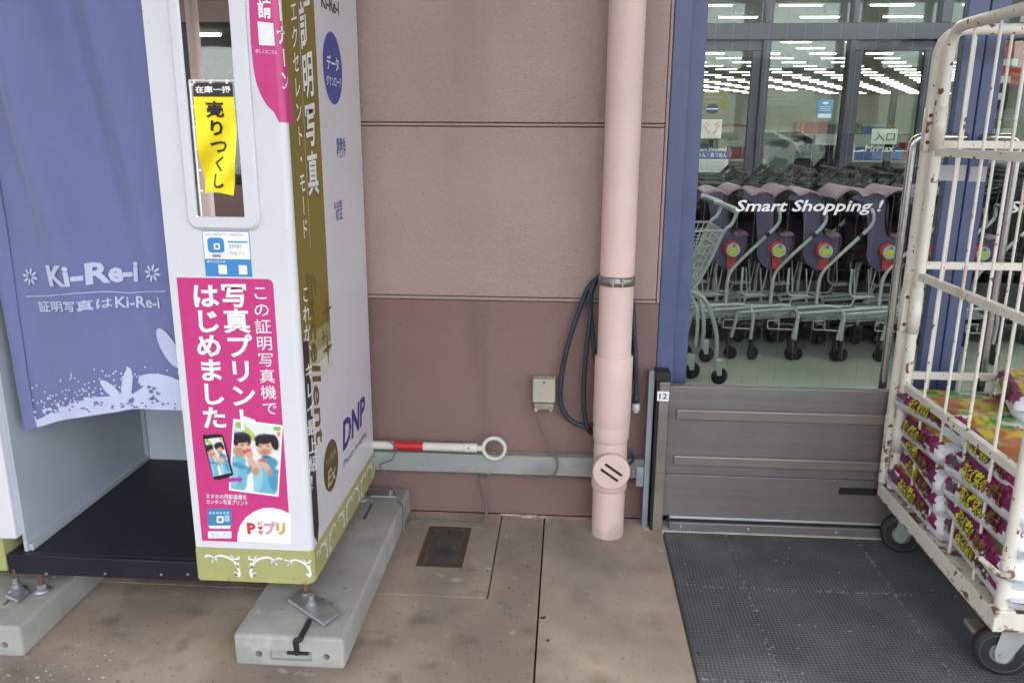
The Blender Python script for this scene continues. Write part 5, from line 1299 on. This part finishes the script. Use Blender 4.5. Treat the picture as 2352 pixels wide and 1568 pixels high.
# ================================================================== TROLLEYS BEHIND THE GLASS
M_tub = pm('trolley_grey', (.42, .44, .45), .36, metal=.2, var=.05)
M_pur = pm('purple_plastic', (.085, .066, .142), .42, var=.05); M_mau = pm('mauve_plastic', (.24, .165, .225), .34, var=.04)
M_redp = pm('red_plastic', (.45, .045, .06), .35, var=.05); M_blkp = pm('black_plastic', (.014, .015, .015), .55, var=.15, spec=.3)
M_seat = pm('seat_dark', (.05, .03, .05), .6, var=.1)
KZ = .000874; HZ = .70
def L3(rx, ry, y=0.0): return Vector((rx*KZ, y, HZ-ry*KZ))
CW = .44
def kid_trolley(label):
    t = thing('child_trolley', label, 'trolley', (0, 0, 0), 'purple child trolleys')
    for y in (.0, CW):
        fr = MB()
        fr.tube(bent([L3(182, 650, y), L3(192, 425, y), L3(100, 392, y), L3(-560, 455, y)], .06, 6), .0115, 10)
        fr.tube(spline([L3(-15, 400, y), L3(-12, 280, y), L3(-6, 200, y), L3(25, 130, y), L3(130, 15, y), L3(250, -110, y), L3(298, -165, y), L3(315, -205, y), L3(312, -250, y)], 4), .0115, 10)
        fr.tube(bent([L3(-225, 130, y), L3(-225, 300, y), L3(-200, 330, y), L3(-80, 320, y)], .02, 4), .008, 8)
        fr.tube([L3(-560, 455, y), L3(-590, 640, y)], .011, 10)
        obj('side_frame', fr, M_tub, t)
        pan = [(-270, -362), (-235, -385), (-205, -368), (-140, -388), (-70, -372), (-42, -330), (-38, -220), (-20, -128), (30, -92), (100, -96), (98, 0), (62, 118), (0, 142), (-55, 134), (-125, 62), (-134, -50), (-168, -290), (-205, -330), (-250, -345)]
        yy = y+(.012 if y == 0 else -.012); yo = yy+(.012 if y == 0 else -.012)
        pts = [tuple(p)[:2] for p in spline([(a, b, 0) for a, b in pan], 3, True)]
        obj('seat_side', MB().prism(pts, lambda a, b: L3(a, b, yy), lambda a, b: L3(a, b, yo)), M_pur if y == 0 else M_seat, t)
    # mauve hood and seat front bent over the sides
    top = [(-385, -352), (-345, -395), (-290, -425), (-240, -405), (-205, -380), (-140, -402), (-75, -388), (-32, -340), (-24, -225), (-5, -132), (35, -100), (105, -106), (112, -60), (102, 20)]
    tp = spline([(a, b, 0) for a, b in top], 4); hd = MB(); n = len(tp)
    vs = []
    for p in tp:
        for y in (-.008, .02, .035, CW-.035, CW-.02, CW+.008):
            dz = -.012 if y in (-.008, CW+.008) else 0
            v = L3(p.x, p.y, y); v.z += .008+dz; vs.append(v)
    hd.add(vs, [(i*6+j, (i+1)*6+j, (i+1)*6+j+1, i*6+j+1) for i in range(n-1) for j in range(5)], 0, True)
    vs2 = [v-Vector((0, 0, .006)) for v in vs]; hd.add(vs2, [(i*6+j, i*6+j+1, (i+1)*6+j+1, (i+1)*6+j) for i in range(n-1) for j in range(5)], 0, True)
    obj('hood', hd, M_mau, t)
    obj('seat_pan', MB().prism([(-120, 40), (60, 10), (70, 60), (0, 120), (-60, 130)], lambda a, b: L3(a, b, .03), lambda a, b: L3(a, b, CW-.03)), M_seat, t)
    ln = MB().prism([(-30, -120), (40, -80), (100, -80), (95, -40), (20, -40), (-25, -80)], lambda a, b: L3(a, b, .06), lambda a, b: L3(a, b, CW-.06)); obj('tray', ln, M_redp, t)
    hn = obj('toy_horn', MB().lathe([(0, .0), (.046, .0), (.052, .008), (.05, .03), (.04, .04), (0, .04)], L3(0, 0, .012), (0, -1, 0), 28).prism([(-30, 30), (40, 20), (36, 130), (10, 140), (-22, 135)], lambda a, b: L3(a, b, -.006), lambda a, b: L3(a, b, .012)), M_redp, t)
    bt = MB(); class_ = PlaneY(0)
    def disc(cx, cy, r, off, mi, n=20): bt.add([L3(cx+r*math.cos(k*6.2832/n), cy+r*math.sin(k*6.2832/n), -.0285-off) for k in range(n)], [tuple(range(n))], mi)
    disc(8, 4, 46, .0, 0); disc(6, 6, 40, .0006, 1); disc(2, 6, 24, .0012, 2); disc(18, 2, 16, .0014, 2); disc(14, -26, 13, .0016, 3)
    obj('button', bt, [ink('cream', (.6, .58, .45)), ink('mint', (.24, .50, .32)), ink('toy_yellow', (.60, .55, .02)), ink('toy_blue', (.05, .2, .5))], hn)
    obj('push_bar', MB().tube(bent([L3(312, -250, 0), L3(300, -285, 0), L3(300, -285, CW), L3(312, -250, CW)], .03, 5), .012, 10), M_tub, t)
    cb = MB()
    for y in (0, CW): cb.tube([L3(232, -92, y), L3(254, -114, y)], .0145, 10)
    obj('tube_joint', cb, M_blkp, t)
    rk = MB()
    for k in range(9): y = .02+k*(CW-.04)/8; rk.tube([L3(-540, 512, y), L3(150, 462, y), L3(176, 500, y)], .0042, 6)
    for rx in (-520, -300, -80, 140): rk.tube([L3(rx, 510-(rx+540)*.07, 0), L3(rx, 510-(rx+540)*.07, CW)], .0045, 6)
    for y in (.0, CW):
        rk.tube(bent([L3(-500, 400, y), L3(-200, 395, y), L3(-190, 340, y), L3(-60, 328, y)], .02, 4), .006, 8)
        rk.tube(bent([L3(176, 575, y), L3(-20, 570, y), L3(-20, 510, y), L3(60, 508, y)], .01, 3), .004, 6); rk.tube([L3(60, 508, y), L3(60, 575, y)], .004, 6)
    obj('lower_rack', rk, M_tub, t)
    wr = MB()
    for y in (.05, CW-.05):
        for a, b in (((-90, 140), (-60, 390)), ((-40, 150), (-75, 390)), ((-190, 140), (-170, 330))): wr.tube([L3(*a, y), L3(*b, y)], .005, 6)
    obj('seat_support', wr, M_tub, t)
    for rx, y, rot in ((204, 0, .5), (204, CW, .2), (-590, 0, -.4), (-590, CW, .3)):
        c = L3(rx, 0, y); c.z = .042; ax = Vector((math.sin(rot), -math.cos(rot), 0))
        w = obj('wheel', MB().lathe([(0, -.012), (.03, -.012), (.04, -.009), (.042, 0), (.04, .009), (.03, .012), (0, .012)], c, ax, 20), M_blkp, t)
        obj('fork', MB().box(c.x-.022-.006, c.x-.004, y-.012, y+.012, .052, .135, b=.004), M_blkp, w)
    return t
p0 = PY(1490+0, 566, 2.28)
def hornx(zx): return PY(1571+zx*.3217, 566, 2.28).x
kt = kid_trolley('purple child trolley nearest the blue door jamb, behind the wire basket trolley')
labs = ['second purple child trolley from the door jamb', 'third purple child trolley from the jamb, beside the gap in the row', 'purple child trolley standing apart at the chrome door handle', 'fifth purple child trolley, partly behind the roll cage post', 'purple child trolley farthest right, hidden behind the roll cage']
kt.location = (hornx(340), 2.28, 0)
for zx, lb in zip((665, 1000, 1455, 1790, 2120), labs): dup(kt, (hornx(zx), 2.28, 0), lb)

# grey wire basket trolley at the jamb
wt = thing('basket_trolley', 'grey wire basket trolley just inside the door beside the jamb', 'trolley', (.877, 1.72, 0))
K2 = .00078
def W3(zx, zy, y=0.0):
    p = PY(1571+zx*.3217, 403.5+zy*.3217, 1.72); return Vector((p.x, 1.72+y, p.z))
fm = MB()
for y in (0, .46):
    fm.tube(spline([W3(-40, 805, y), W3(70, 835, y), W3(150, 890, y), W3(200, 1000, y), W3(230, 1120, y), W3(232, 1250, y), W3(215, 1370, y)], 5), .012, 10)
    fm.tube(spline([W3(380, 262, y), W3(370, 240, y), W3(250, 195, y), W3(215, 190, y)], 4), .012, 8); fm.tube(spline([W3(380, 262, y), W3(340, 350, y), W3(285, 400, y), W3(180, 620, y), W3(60, 830, y)], 4), .010, 8)
    fm.tube(spline([W3(30, 830, y), W3(85, 930, y), W3(98, 1050, y), W3(82, 1215, y)], 5), .010, 8)
fm.tube([W3(380, 262, 0), W3(380, 262, .46)], .012, 8)
obj('frame', fm, M_tub, wt)
wb = MB()
for k in range(12):
    y = .46*k/11; wb.tube([W3(285, 395, y), W3(75, 815, y)], .0028, 6)
for k in range(9):
    t = k/8; a = W3(285, 395).lerp(W3(75, 815), t); b2 = W3(-330, 400).lerp(W3(-270, 815), t)
    for y in (0, .46): wb.tube([a+Vector((0, y, 0)), b2+Vector((0, y, 0))], .0028, 6)
    wb.tube([a, a+Vector((0, .46, 0))], .0028, 6)
for k in range(16):
    t = k/15; a = W3(285, 395).lerp(W3(-330, 400), t); b2 = W3(75, 815).lerp(W3(-270, 815), t)
    for y in (0, .46): wb.tube([a+Vector((0, y, 0)), b2+Vector((0, y, 0))], .0028, 6)
for y in (0, .46): wb.tube([W3(285, 395, y), W3(-330, 400, y)], .006, 8)
obj('wire_basket', wb, M_tub, wt)
for zx, zy, y in ((250, 1455, 0), (250, 1455, .46), (85, 1260, 0.1), (-260, 1455, 0), (-260, 1455, .46)):
    c = W3(zx, zy, y); c.z = .05 if zy > 1300 else .05
    w = obj('wheel', MB().lathe([(0, -.013), (.035, -.013), (.047, -.01), (.05, 0), (.047, .01), (.035, .013), (0, .013)], c, (.35, -1, 0), 22), M_blkp, wt)
    obj('fork', MB().box(c.x-.03, c.x+.01, c.y-.02, c.y+.02, .055, .15, b=.006), M_tub, w)

# rows of nested dark trolleys behind
def dark_trolley():
    t = thing('nested_trolley', 'x', 'trolley', (0, 0, 0), 'black handled trolleys nested in rows')
    h = MB().tube(bent([(.10, 0, .94), (.16, 0, 1.0), (.16, .44, 1.0), (.10, .44, .94)], .03, 4), .016, 8); h.box(.13, .19, .12, .32, .985, 1.012, b=.006)
    obj('handle', h, M_blkp, t)
    b = MB()
    for y in (0, .44): b.tube([(.10, y, .94), (-.62, y, .86), (-.55, y, .56), (.06, y, .5), (.10, y, .94)], .007, 6)
    for x in (-.62, .10): b.tube([(x, 0, .86 if x < 0 else .94), (x, .44, .86 if x < 0 else .94)], .007, 6)
    for k in range(7):
        for y in (0, .44): tt = k/6; b.tube([(.10-.72*tt, y, .94-.08*tt), (.06-.61*tt, y, .5+.06*tt)], .0035, 5)
    obj('basket', b, pm('trolley_dark', (.035, .038, .036), .4, metal=.3, var=.15), t)
    f = MB().box(-.02, .085, .04, .40, .80, .93, b=.01); f.box(-.14, .02, .03, .41, .925, .945, b=.006); f.box(-.5, -.2, .04, .40, .62, .80, b=.01); obj('child_flap', f, M_blkp, t)
    g = MB()
    for y in (0.02, .42): g.tube(bent([(.05, y, .5), (.0, y, .12), (-.5, y, .14)], .05, 4), .011, 6)
    g.box(-.48, .0, .03, .41, .16, .42, b=.01); obj('leg_frame', g, pm('trolley_dark', (.035, .038, .036)), t)
    for x in (.0, -.5):
        for y in (.02, .42): obj('wheel', MB().lathe([(0, -.012), (.045, -.01), (.05, 0), (.045, .01), (0, .012)], (x, y, .05), (0, 1, 0), 14), M_blkp, t)
    return t
dk0 = dark_trolley(); first = True
for ch in dk0.children:
    if ch.name.startswith(('handle', 'basket', 'child_flap')):
        for v in ch.data.vertices: v.co.z = v.co.z*1.12 if v.co.z > .45 else v.co.z
rr_ = random.Random(3); nth = ['first', 'second', 'third', 'fourth', 'fifth', 'sixth', 'seventh', 'eighth', 'ninth', 'tenth', 'eleventh', 'twelfth', 'thirteenth', 'fourteenth', 'fifteenth', 'sixteenth', 'seventeenth', 'eighteenth', 'nineteenth', 'twentieth', 'twenty-first']
for r_, (yy, x0, nn, rn) in enumerate(((2.80, 1.05, 13, 'front'), (3.33, 1.15, 13, 'middle'), (3.86, 1.2, 14, 'back'))):
    for k in range(nn):
        lab = f'{nth[k]} black handled trolley from the left in the {rn} nested row'
        L = (x0+k*.235+rr_.uniform(-.02, .02), yy+rr_.uniform(-.015, .015), 0)
        if first: dk0.location = L; dk0['label'] = lab; first = False
        else: dup(dk0, L, lab, rr_.uniform(-.02, .02))

# black shopping baskets stacked behind the partition
def basket():
    t = thing('shopping_basket', 'x', 'basket', (0, 0, 0), 'black baskets stacked inside the shop')
    m = MB(); o = rrect(-.21, .21, -.15, .15, .03, 3); i_ = rrect(-.175, .175, -.115, .115, .03, 3); n = len(o)
    rings = [[(x, y, .0) for x, y in i_], [(x, y, .2) for x, y in o], [(x*1.04, y*1.05, .2) for x, y in o], [(x*1.04, y*1.05, .222) for x, y in o], [(x*.98, y*.97, .222) for x, y in o], [(x*.96, y*.95, .012) for x, y in i_]]
    m.add(sum(rings, []), [(a*n+k, a*n+(k+1) % n, (a+1)*n+(k+1) % n, (a+1)*n+k) for a in range(5) for k in range(n)]+[tuple(range(n))[::-1], tuple(range(5*n, 6*n))])
    obj('basket_body', m, M_blkp, t)
    obj('carry_handle', MB().tube(bent([(-.2, .12, .215), (-.2, .145, .228), (.2, .145, .228), (.2, .12, .215)], .02, 4), .007, 6), M_blkp, t); return t
bk0 = basket(); first = True
bx = [PY(px, 350, 5.4).x for px in (1846, 1893, 1938)]
for i, (x, n_) in enumerate(zip(bx, (20, 21, 16))):
    for k in range(n_):
        lab = f'{(nth[k])} black basket from the floor in the {["left", "middle", "right"][i]} basket stack'
        L = (x, 5.4+rr_.uniform(-.005, .005), .001+k*.052+.0)
        if n_ == 16: L = (x+.05, 5.4, .001+k*.052)
        if first: bk0.location = L; bk0['label'] = lab; first = False
        else: dup(bk0, L, lab)

# signs inside
a = PY(2003, 296, 4.41); b2 = PY(2058, 332, 4.41)
sg = thing('entrance_sign', 'pale board with dark characters for entrance fixed on the inner glass', 'sign', ((a.x+b2.x)/2, 4.41, b2.z))
o = obj('board', MB().box(a.x, b2.x, 4.40, 4.412, b2.z, a.z, b=.003), pm('board_mint', (.52, .60, .52), .5, var=.03), sg)
s = PlaneY(4.399); tx = MB(); w = b2.x-a.x; hgt = a.z-b2.z
text(tx, s, '入口', [(a.x+w*.1, a.z-hgt*.24), (b2.x-w*.1, a.z-hgt*.24), (a.x+w*.1, b2.z+hgt*.22), (b2.x-w*.1, b2.z+hgt*.22)], .001, 0, .01); obj('lettering', tx, I_green, o)
xp = PY(2044, 300, 4.75).x
sg = thing('sign_pole', 'red and black banded pole behind the inner glass near the entrance board', 'pole', (xp, 4.75, 0))
for z0_, z1_, m_ in ((.02, .9, M_blkp), (.9, 1.0, M_redp), (1.0, 1.35, M_blkp), (1.35, 1.46, M_redp), (1.46, 1.75, M_blkp)):
    obj('pole_section', MB().cyl((xp, 4.75, z0_), (xp, 4.75, z1_), .03, 14), m_, sg)
obj('foot', MB().lathe([(0, 0), (.18, 0), (.18, .02), (.03, .03), (0, .03)], (xp, 4.75, .001)), M_blkp, sg)
a = PY(1768, 318, 5.05); b2 = PY(1822, 363, 5.05)
ct = thing('counter', 'pale grey counter behind the glass beside the black baskets', 'counter', ((a.x+b2.x)/2, 5.1, 0))
obj('counter_body', MB().box(a.x, b2.x, 5.02, 5.2, .001, a.z-.03, b=.004), pm('counter_grey', (.42, .45, .42), .4, var=.04), ct)
obj('counter_top', MB().box(a.x-.02, b2.x+.02, 5.0, 5.22, a.z-.0295, a.z, b=.006), pm('counter_top', (.62, .64, .62), .25, var=.03), ct)

# shelves deeper in the shop
def shelf(x, y, w, h, label, pal, seed):
    r = random.Random(seed); t = thing('shop_shelf', label, 'shelf', (x, y, 0), 'shelves deep in the shop')
    M_sh = pm('shelf_metal', (.50, .50, .47), .5, var=.04)
    obj('back_panel', MB().box(x-w/2, x+w/2, y+.2, y+.23, .001, h), M_sh, t)
    z = .15; gm = MB(); nmat = len(pal)
    while z < h-.2:
        obj('shelf_board', MB().box(x-w/2, x+w/2, y-.2, y+.199, z-.03, z), M_sh, t)
        xx = x-w/2+.02
        while xx < x+w/2-.15:
            ww = r.uniform(.08, .3); hh_ = r.uniform(.14, .32); c = r.randrange(nmat); k = r.randint(1, 3)
            for _ in range(k):
                if xx+ww > x+w/2: break
                gm.box(xx, xx+ww-.008, y-.17, y+.1, z+.001, z+hh_, c); xx += ww
        z += .4
    o = obj('goods', gm, pal, t); o['kind'] = 'stuff'
cols_ = [(.5, .04, .03), (.55, .4, .04), (.05, .12, .4), (.08, .25, .06), (.6, .58, .52), (.25, .04, .06), (.6, .2, .05), (.05, .05, .06), (.5, .5, .6)]
pal = [pm('goods%d' % i, c, .45, var=.15, scale=14) for i, c in enumerate(cols_)]
k = 0
places = ['nearest left of the far shelves', 'behind the middle inner pane', 'behind the entrance sign', 'at far right behind the cage', 'second row left', 'second row middle', 'second row right', 'second row far right', 'third row left', 'third row middle', 'third row right', 'third row far right']
for yy, xs2 in ((11.5, (3.2, 4.9, 6.6, 8.6)), (17, (3.6, 6.3, 9.0, 12)), (27, (5, 9, 13, 17))):
    for x in xs2:
        shelf(x, yy, 1.5 if yy < 12 else 2.3, [1.25, 1.5, 1.65][(0 if yy < 12 else 1 if yy < 20 else 2)]+.1*(k % 2), 'shop shelf with coloured goods, '+places[k], pal, 90+k); k += 1
for (px, py, w, h, Y, c, lb) in ((1640, 232, .9, .5, 24, (.6, .5, .05), 'yellow hanging aisle board seen through the left inner door'), (1800, 226, 2.2, .55, 30, (.6, .62, .6), 'white hanging aisle board behind the middle inner pane'), (2300, 175, .5, .75, 7.5, (.5, .06, .04), 'red sale board behind the right door leaf'), (2318, 235, .55, .4, 7.5, (.09, .1, .12), 'dark price board below the red sale board')):
    p = PY(px, py, Y); t = thing('hanging_sign', lb, 'sign', (p.x, Y, p.z)); 
    obj('board', MB().box(p.x-w/2, p.x+w/2, Y-.02, Y+.02, p.z-h/2, p.z+h/2, b=.005), pm('sign_'+lb.split()[0]+str(px), c, .5, var=.08), t)
    cd2 = MB(); 
    for d in (-.4, .4): cd2.tube([(p.x+w*d, Y, p.z+h/2), (p.x+w*d, Y, 4.615)], .006, 5)
    obj('hanging_wire', cd2, M_alum, t)
    if c[0] > .3:
        s = PlaneY(Y-.021); tx = MB()
        for q in range(3): poly(tx, s, [(p.x-w*.35, p.z+h*(.25-q*.25)), (p.x+w*(.3-q*.1), p.z+h*(.25-q*.25)), (p.x+w*(.3-q*.1), p.z+h*(.15-q*.25)), (p.x-w*.35, p.z+h*(.15-q*.25))], .001)
        obj('print', tx, ink('paper', (.68, .72, .68)), t)

# ================================================================== BEHIND THE CAMERA (seen in mirror and glass)
M_soffit = pm('soffit', (.60, .58, .53), .8, var=.03, scale=3)
M_col = pm('column_pink', (.50, .36, .33), .7, var=.05, scale=3)
cn = thing('canopy', 'flat canopy roof over the pavement in front of the store', 'canopy', (0, -3, 3.4))
obj('roof_slab', MB().box(-16, 14, -4.0, -.004, 3.75, 4.0, b=.01), M_soffit, cn)
obj('fascia', MB().box(-16, 14, -4.1, -4.002, 3.66, 4.15, b=.01), M_col, cn)
def column(x, y, label):
    t = thing('canopy_column', label, 'column', (x, y, 0), 'pink canopy columns')
    obj('shaft', MB().box(x-.17, x+.17, y-.17, y+.17, .25, 3.749, b=.012), M_col, t)
    obj('plinth', MB().box(x-.21, x+.21, y-.21, y+.21, -.049, .2495, b=.012), M_wallL, t)
column(5.2, -3.7, 'pink square canopy column on the right of the entrance'); column(-5.6, -3.7, 'pink square canopy column on the left before the shop wing')
# wing with shop windows opposite the booth mirror
WY = -12.0
wg = thing('shop_wing', 'pink shop wing with dark framed windows seen in the booth mirror', 'building', (-7.5, WY, 0))
obj('wall', MB().box(-16, -2.4, WY-6, WY-5.7, -.049, 5), pm('wing_inside', (.16, .15, .13), .8), wg)
obj('wall', MB().box(-2.6, -2.4, WY-5.69, WY, -.049, 5), M_col, wg)
obj('wall', MB().box(-16, -2.61, WY-.2, WY, -.049, .5), M_wallL, wg); obj('wall', MB().box(-16, -2.61, WY-.2, WY, 3.0, 5), M_col, wg)
obj('roof', MB().box(-16.2, -2.2, WY-6.2, WY+.3, 5.001, 5.2), M_soffit, wg); obj('floor', MB().box(-16, -2.61, WY-5.69, WY-.201, -.048, .0), pm('wing_floor', (.2, .19, .17), .5), wg)
obj('ceiling', MB().box(-16, -2.61, WY-5.69, WY-.201, 3.1, 3.15), pm('wing_inside', (.16, .15, .13), .8), wg)
for k in range(9):
    x = -16+k*1.65; obj('window_mullion', MB().box(x, x+.1, WY-.12, WY-.02, .501, 2.999), M_alu, wg)
    if k < 8: obj('window_pane', MB().box(x+.1, x+1.65 if k < 7 else -2.62, WY-.075, WY-.065, .501, 2.999), M_glass2, wg)
obj('awning', MB().box(-16, -2.0, WY+.001, -6.6, 3.3, 3.5, b=.01), M_soffit, wg)
M_lamp3 = emis('wing_tube', (1, .97, .9), 3.0)
M_wi = pm('wing_inside', (.16, .15, .13), .8)
for i in range(6):
    x = -10+i*1.5; t = thing('shop_light', f'lit strip light inside the mirrored shop wing, {nth[i]} from the left', 'ceiling light', (x, WY-2.2, 3.05), 'strip lights in the shop wing')
    obj('tube', MB().box(x-.6, x+.6, WY-2.3, WY-2.2, 3.03, 3.07, b=.01), M_lamp3, t); obj('housing', MB().box(x-.62, x+.62, WY-2.33, WY-2.17, 3.071, 3.099), M_case, t)
# goods racks in the wing
for i, x in enumerate((-5.6, -4.2, -3.4)):
    t = thing('goods_rack', ['dark goods rack in the shop wing farthest from the banner', 'blue goods rack in the shop wing behind the banner', 'white goods rack at the corner of the shop wing'][i], 'rack', (x, WY-1.2, 0))
    obj('rack_frame', MB().box(x-.5, x+.5, WY-1.5, WY-1.46, .001, 1.7), M_alu, t); g = MB()
    for k in range(4): g.box(x-.48, x+.48, WY-1.45, WY-1.05, .1+k*.42, .38+k*.42, b=.01)
    obj('goods', g, [pal[7], pal[2], pal[4]][i], t)

# yellow nobori banner standing in the line of the mirror
mc = Vector(((mx0+mx1)/2, BY-.006, 1.3))
def mirrored(px, py, D):
    """point seen in the mirror at this pixel, D metres along y behind the mirror"""
    p = PY(px, py, BY-.006); d = ray(px, py); d.y = -d.y; return p+d*(D/abs(d.y))
DB = 6.8; TL, TR, BLp, BRp = (mirrored(*p, DB) for p in ((441, 222), (537, 230), (452, 445), (520, 448)))
ny = TL.y; bw = abs(TR.x-TL.x)
xr, xl_ = TL.x, TR.x; zt_, zb_2 = TL.z, BLp.z
ban = thing('banner', 'yellow sale banner on a white pole seen in the booth mirror', 'banner', (xr, ny, -.05))
M_by = pm('banner_yellow', (.75, .62, .01), .7, var=.05, scale=6); M_bbk = pm('banner_black', (.02, .02, .022), .7); M_bwp = pm('banner_pole', (.7, .7, .72), .35, var=.03)
zk = mirrored(441, 190, DB).z
def bs(a, b): 
    z = zk+(zb_2-zk)*b; z += .05*math.sin(a*3.4+.4)*max(0, b-.6)*(1 if a > .3 else a*3.3); return (xr+.02+bw*.95*a*(1-.5*max(0, b-.62)**1.1)+.05*max(0, b-.7)*bw, ny+.07*math.sin(a*4+b*5)*b+.03*math.sin(b*13+a*6)*b, z)
fb_ = (zk-zt_)/(zk-zb_2)
g = MB(); g.grid(bs, 14, 40, mif=lambda i, j: 1 if (j+.5)/40 < fb_ else 0); obj('cloth', g, [M_by, M_bbk], ban)
class BS:
    def pt(s, u, v, off): p = bs(u, v); return (p[0], p[1]+.004+off, p[2])
for e, side_ in ((1, 1),):
    tx = MB(); vtext(tx, BS(), '売りつくし', [(.28, fb_+.03), (.74, fb_+.03), (.28, .97), (.74, .97)], .0, 0, .03); obj('lettering', tx, I_blk, ban)
    tx = MB(); text(tx, BS(), '在庫一掃', [(.06, .03), (.94, .03), (.06, fb_-.03), (.94, fb_-.03)], .0, 0, .02); obj('header_lettering', tx, I_wh, ban)
pw = MB().tube([(xr-.01, ny, -.05), (xr-.01, ny, zk+.03)], .011, 10); obj('pole', pw, M_bwp, ban)
obj('cross_bar', MB().tube([(xr-.01, ny, zk+.02), (xr+bw+.04, ny, zk+.02)], .007, 8), M_bwp, ban)
lp = MB()
for k in range(6): z = zk-.02-k*(zk-zb_2-.05)/5; lp.box(xr-.022, xr+.03, ny-.006, ny+.006, z-.012, z+.012)
for k in range(3): x = xr+.04+k*(bw-.1)/2; lp.box(x-.012, x+.012, ny-.006, ny+.006, zk-.01, zk+.03)
obj('loops', lp, M_bwp, ban)
obj('base', MB().lathe([(0, 0), (.22, 0), (.22, .08), (.06, .1), (0, .1)], (xr-.01, ny, -.049), n=20), M_bwp, ban)
dp = thing('downpipe', 'pink downpipe on the shop wing seen in the booth mirror behind the banner', 'pipe', (xr-.02, ny-2.2, -.05))
pq = mirrored(448, 120, 9.0); obj('pipe', MB().tube([(pq.x, pq.y, -.049), (pq.x, pq.y, 3.1)], .08, 16), M_pipe, dp)
obj('pipe_clip', MB().lathe([(.081, 1.5), (.088, 1.505), (.088, 1.545), (.081, 1.55)], (pq.x, pq.y, 0)), M_clamp, dp)

# parked cars and far things reflected in the door glass
M_carw = pm('car_white', (.75, .76, .78), .25, var=.02, coat=.6); M_carg = pm('car_silver', (.42, .43, .45), .28, metal=.4, var=.03, coat=.6); M_carb = pm('car_blue', (.03, .06, .16), .25, var=.03, coat=.6)
M_cgl, _t, _b = _bs('car_glass'); _b.inputs['Base Color'].default_value = (.01, .012, .014, 1); _b.inputs['Roughness'].default_value = .05
M_tl = pm('tail_lamp', (.4, .01, .01), .2)
def car(x, y, rot, paint, label):
    t = thing('parked_car', label, 'car', (0, 0, 0), 'cars parked across from the entrance')
    body = [(-2.0, .32), (-1.97, .75), (-1.85, .92), (-1.0, 1.0), (-.55, 1.36), (.0, 1.47), (1.2, 1.46), (1.75, 1.2), (1.95, .95), (2.02, .6), (2.0, .32)]
    gl = [(-.92, 1.0), (-.52, 1.32), (.0, 1.42), (1.15, 1.41), (1.62, 1.18), (1.55, 1.0)]
    mb = MB(); N = len(body); secs = [(-.82, .97, .0), (-.78, 1, 0), (.78, 1, 0), (.82, .97, 0)]; vs = []
    for yv, k, _ in secs:
        for a, z in body: vs.append((a*k, yv*(1 if z < 1 else .86-.0*(z-1)), .32+(z-.32)*k))
    fs = [(i*N+j, i*N+(j+1) % N, (i+1)*N+(j+1) % N, (i+1)*N+j) for i in range(3) for j in range(N)]+[tuple(range(N)), tuple(range(3*N, 4*N))[::-1]]
    mb.add(vs, fs); obj('body', mb, paint, t)
    for s_ in (-1, 1): obj('side_window', MB().prism(gl, lambda a, z: (a, s_*(.74-.0*z), z), lambda a, z: (a, s_*.716, z)), M_cgl, t)
    obj('windscreen', MB().prism([(-1.0, 1.02), (-.57, 1.35), (-.53, 1.34), (-.95, 1.01)], lambda a, z: (a-.012, -.6, z+.012), lambda a, z: (a-.012, .6, z+.012)), M_cgl, t)
    obj('rear_screen', MB().prism([(1.24, 1.45), (1.72, 1.2), (1.70, 1.18), (1.22, 1.42)], lambda a, z: (a+.014, -.6, z+.012), lambda a, z: (a+.014, .6, z+.012)), M_cgl, t)
    for a in (-1.25, 1.3):
        for s_ in (-1, 1):
            w = obj('wheel', MB().lathe([(0, -.1), (.27, -.1), (.3, -.07), (.3, .07), (.27, .1), (0, .1)], (a, s_*.74, .30), (0, 1, 0), 24), M_rub, t)
            obj('rim', MB().lathe([(0, .105), (.19, .103), (.2, .09)], (a, s_*.74, .30), (0, s_, 0), 18), M_alum, w)
    for s_ in (-1, 1):
        obj('tail_lamp', MB().box(1.93, 2.0, s_*.6-.12, s_*.6+.12, .78, .92, b=.02), M_tl, t); obj('headlight', MB().box(-1.96, -1.88, s_*.58-.16, s_*.58+.16, .74, .86, b=.02), M_alum, t)
    t.location = (x, y, -.049); t.rotation_euler[2] = rot; return t
car(4.2, -11.5, math.radians(8), M_carw, 'white hatchback parked nearest opposite the entrance'); car(9.2, -11.8, math.radians(172), M_carg, 'silver hatchback parked beside the white one')
car(6.5, -17.5, math.radians(5), M_carw, 'white hatchback parked in the second row'); car(12.2, -17.2, 0, M_carb, 'dark blue hatchback parked in the second row')
car(1.2, -18.2, math.radians(178), M_carg, 'silver hatchback alone at the left of the second row')
hill = MB(); pts = []
n = 60; vs = []
for i in range(n+1):
    x = -260+520*i/n; h = 14+10*noise.noise((x*.012, 3, 0))+5*noise.noise((x*.05, 7, 0)); vs += [(x, -240, -.06), (x, -250-20, max(2, h)), (x, -290, -.06)]
hill.add(vs, [(i*3+j, (i+1)*3+j, (i+1)*3+j+1, i*3+j+1) for i in range(n) for j in range(2)], 0, True)
obj('hills', hill, pm('hill_green', (.10, .13, .13), .9, var=.2, scale=.05), kind='structure')
wh = thing('warehouse', 'long low pale warehouse across the car park reflected in the door', 'building', (18, -52, -.05))
obj('wall', MB().box(-6, 60, -60, -50, -.049, 5.2), pm('warehouse_wall', (.58, .55, .48), .8, var=.04), wh); obj('roof', MB().box(-6.5, 60.5, -60.5, -49.5, 5.201, 5.7), pm('warehouse_roof', (.3, .3, .3), .7), wh)
for k in range(8): obj('window', MB().box(-3+k*7.5, -1+k*7.5, -50.05, -49.99, 1.6, 2.9), M_cgl, wh)
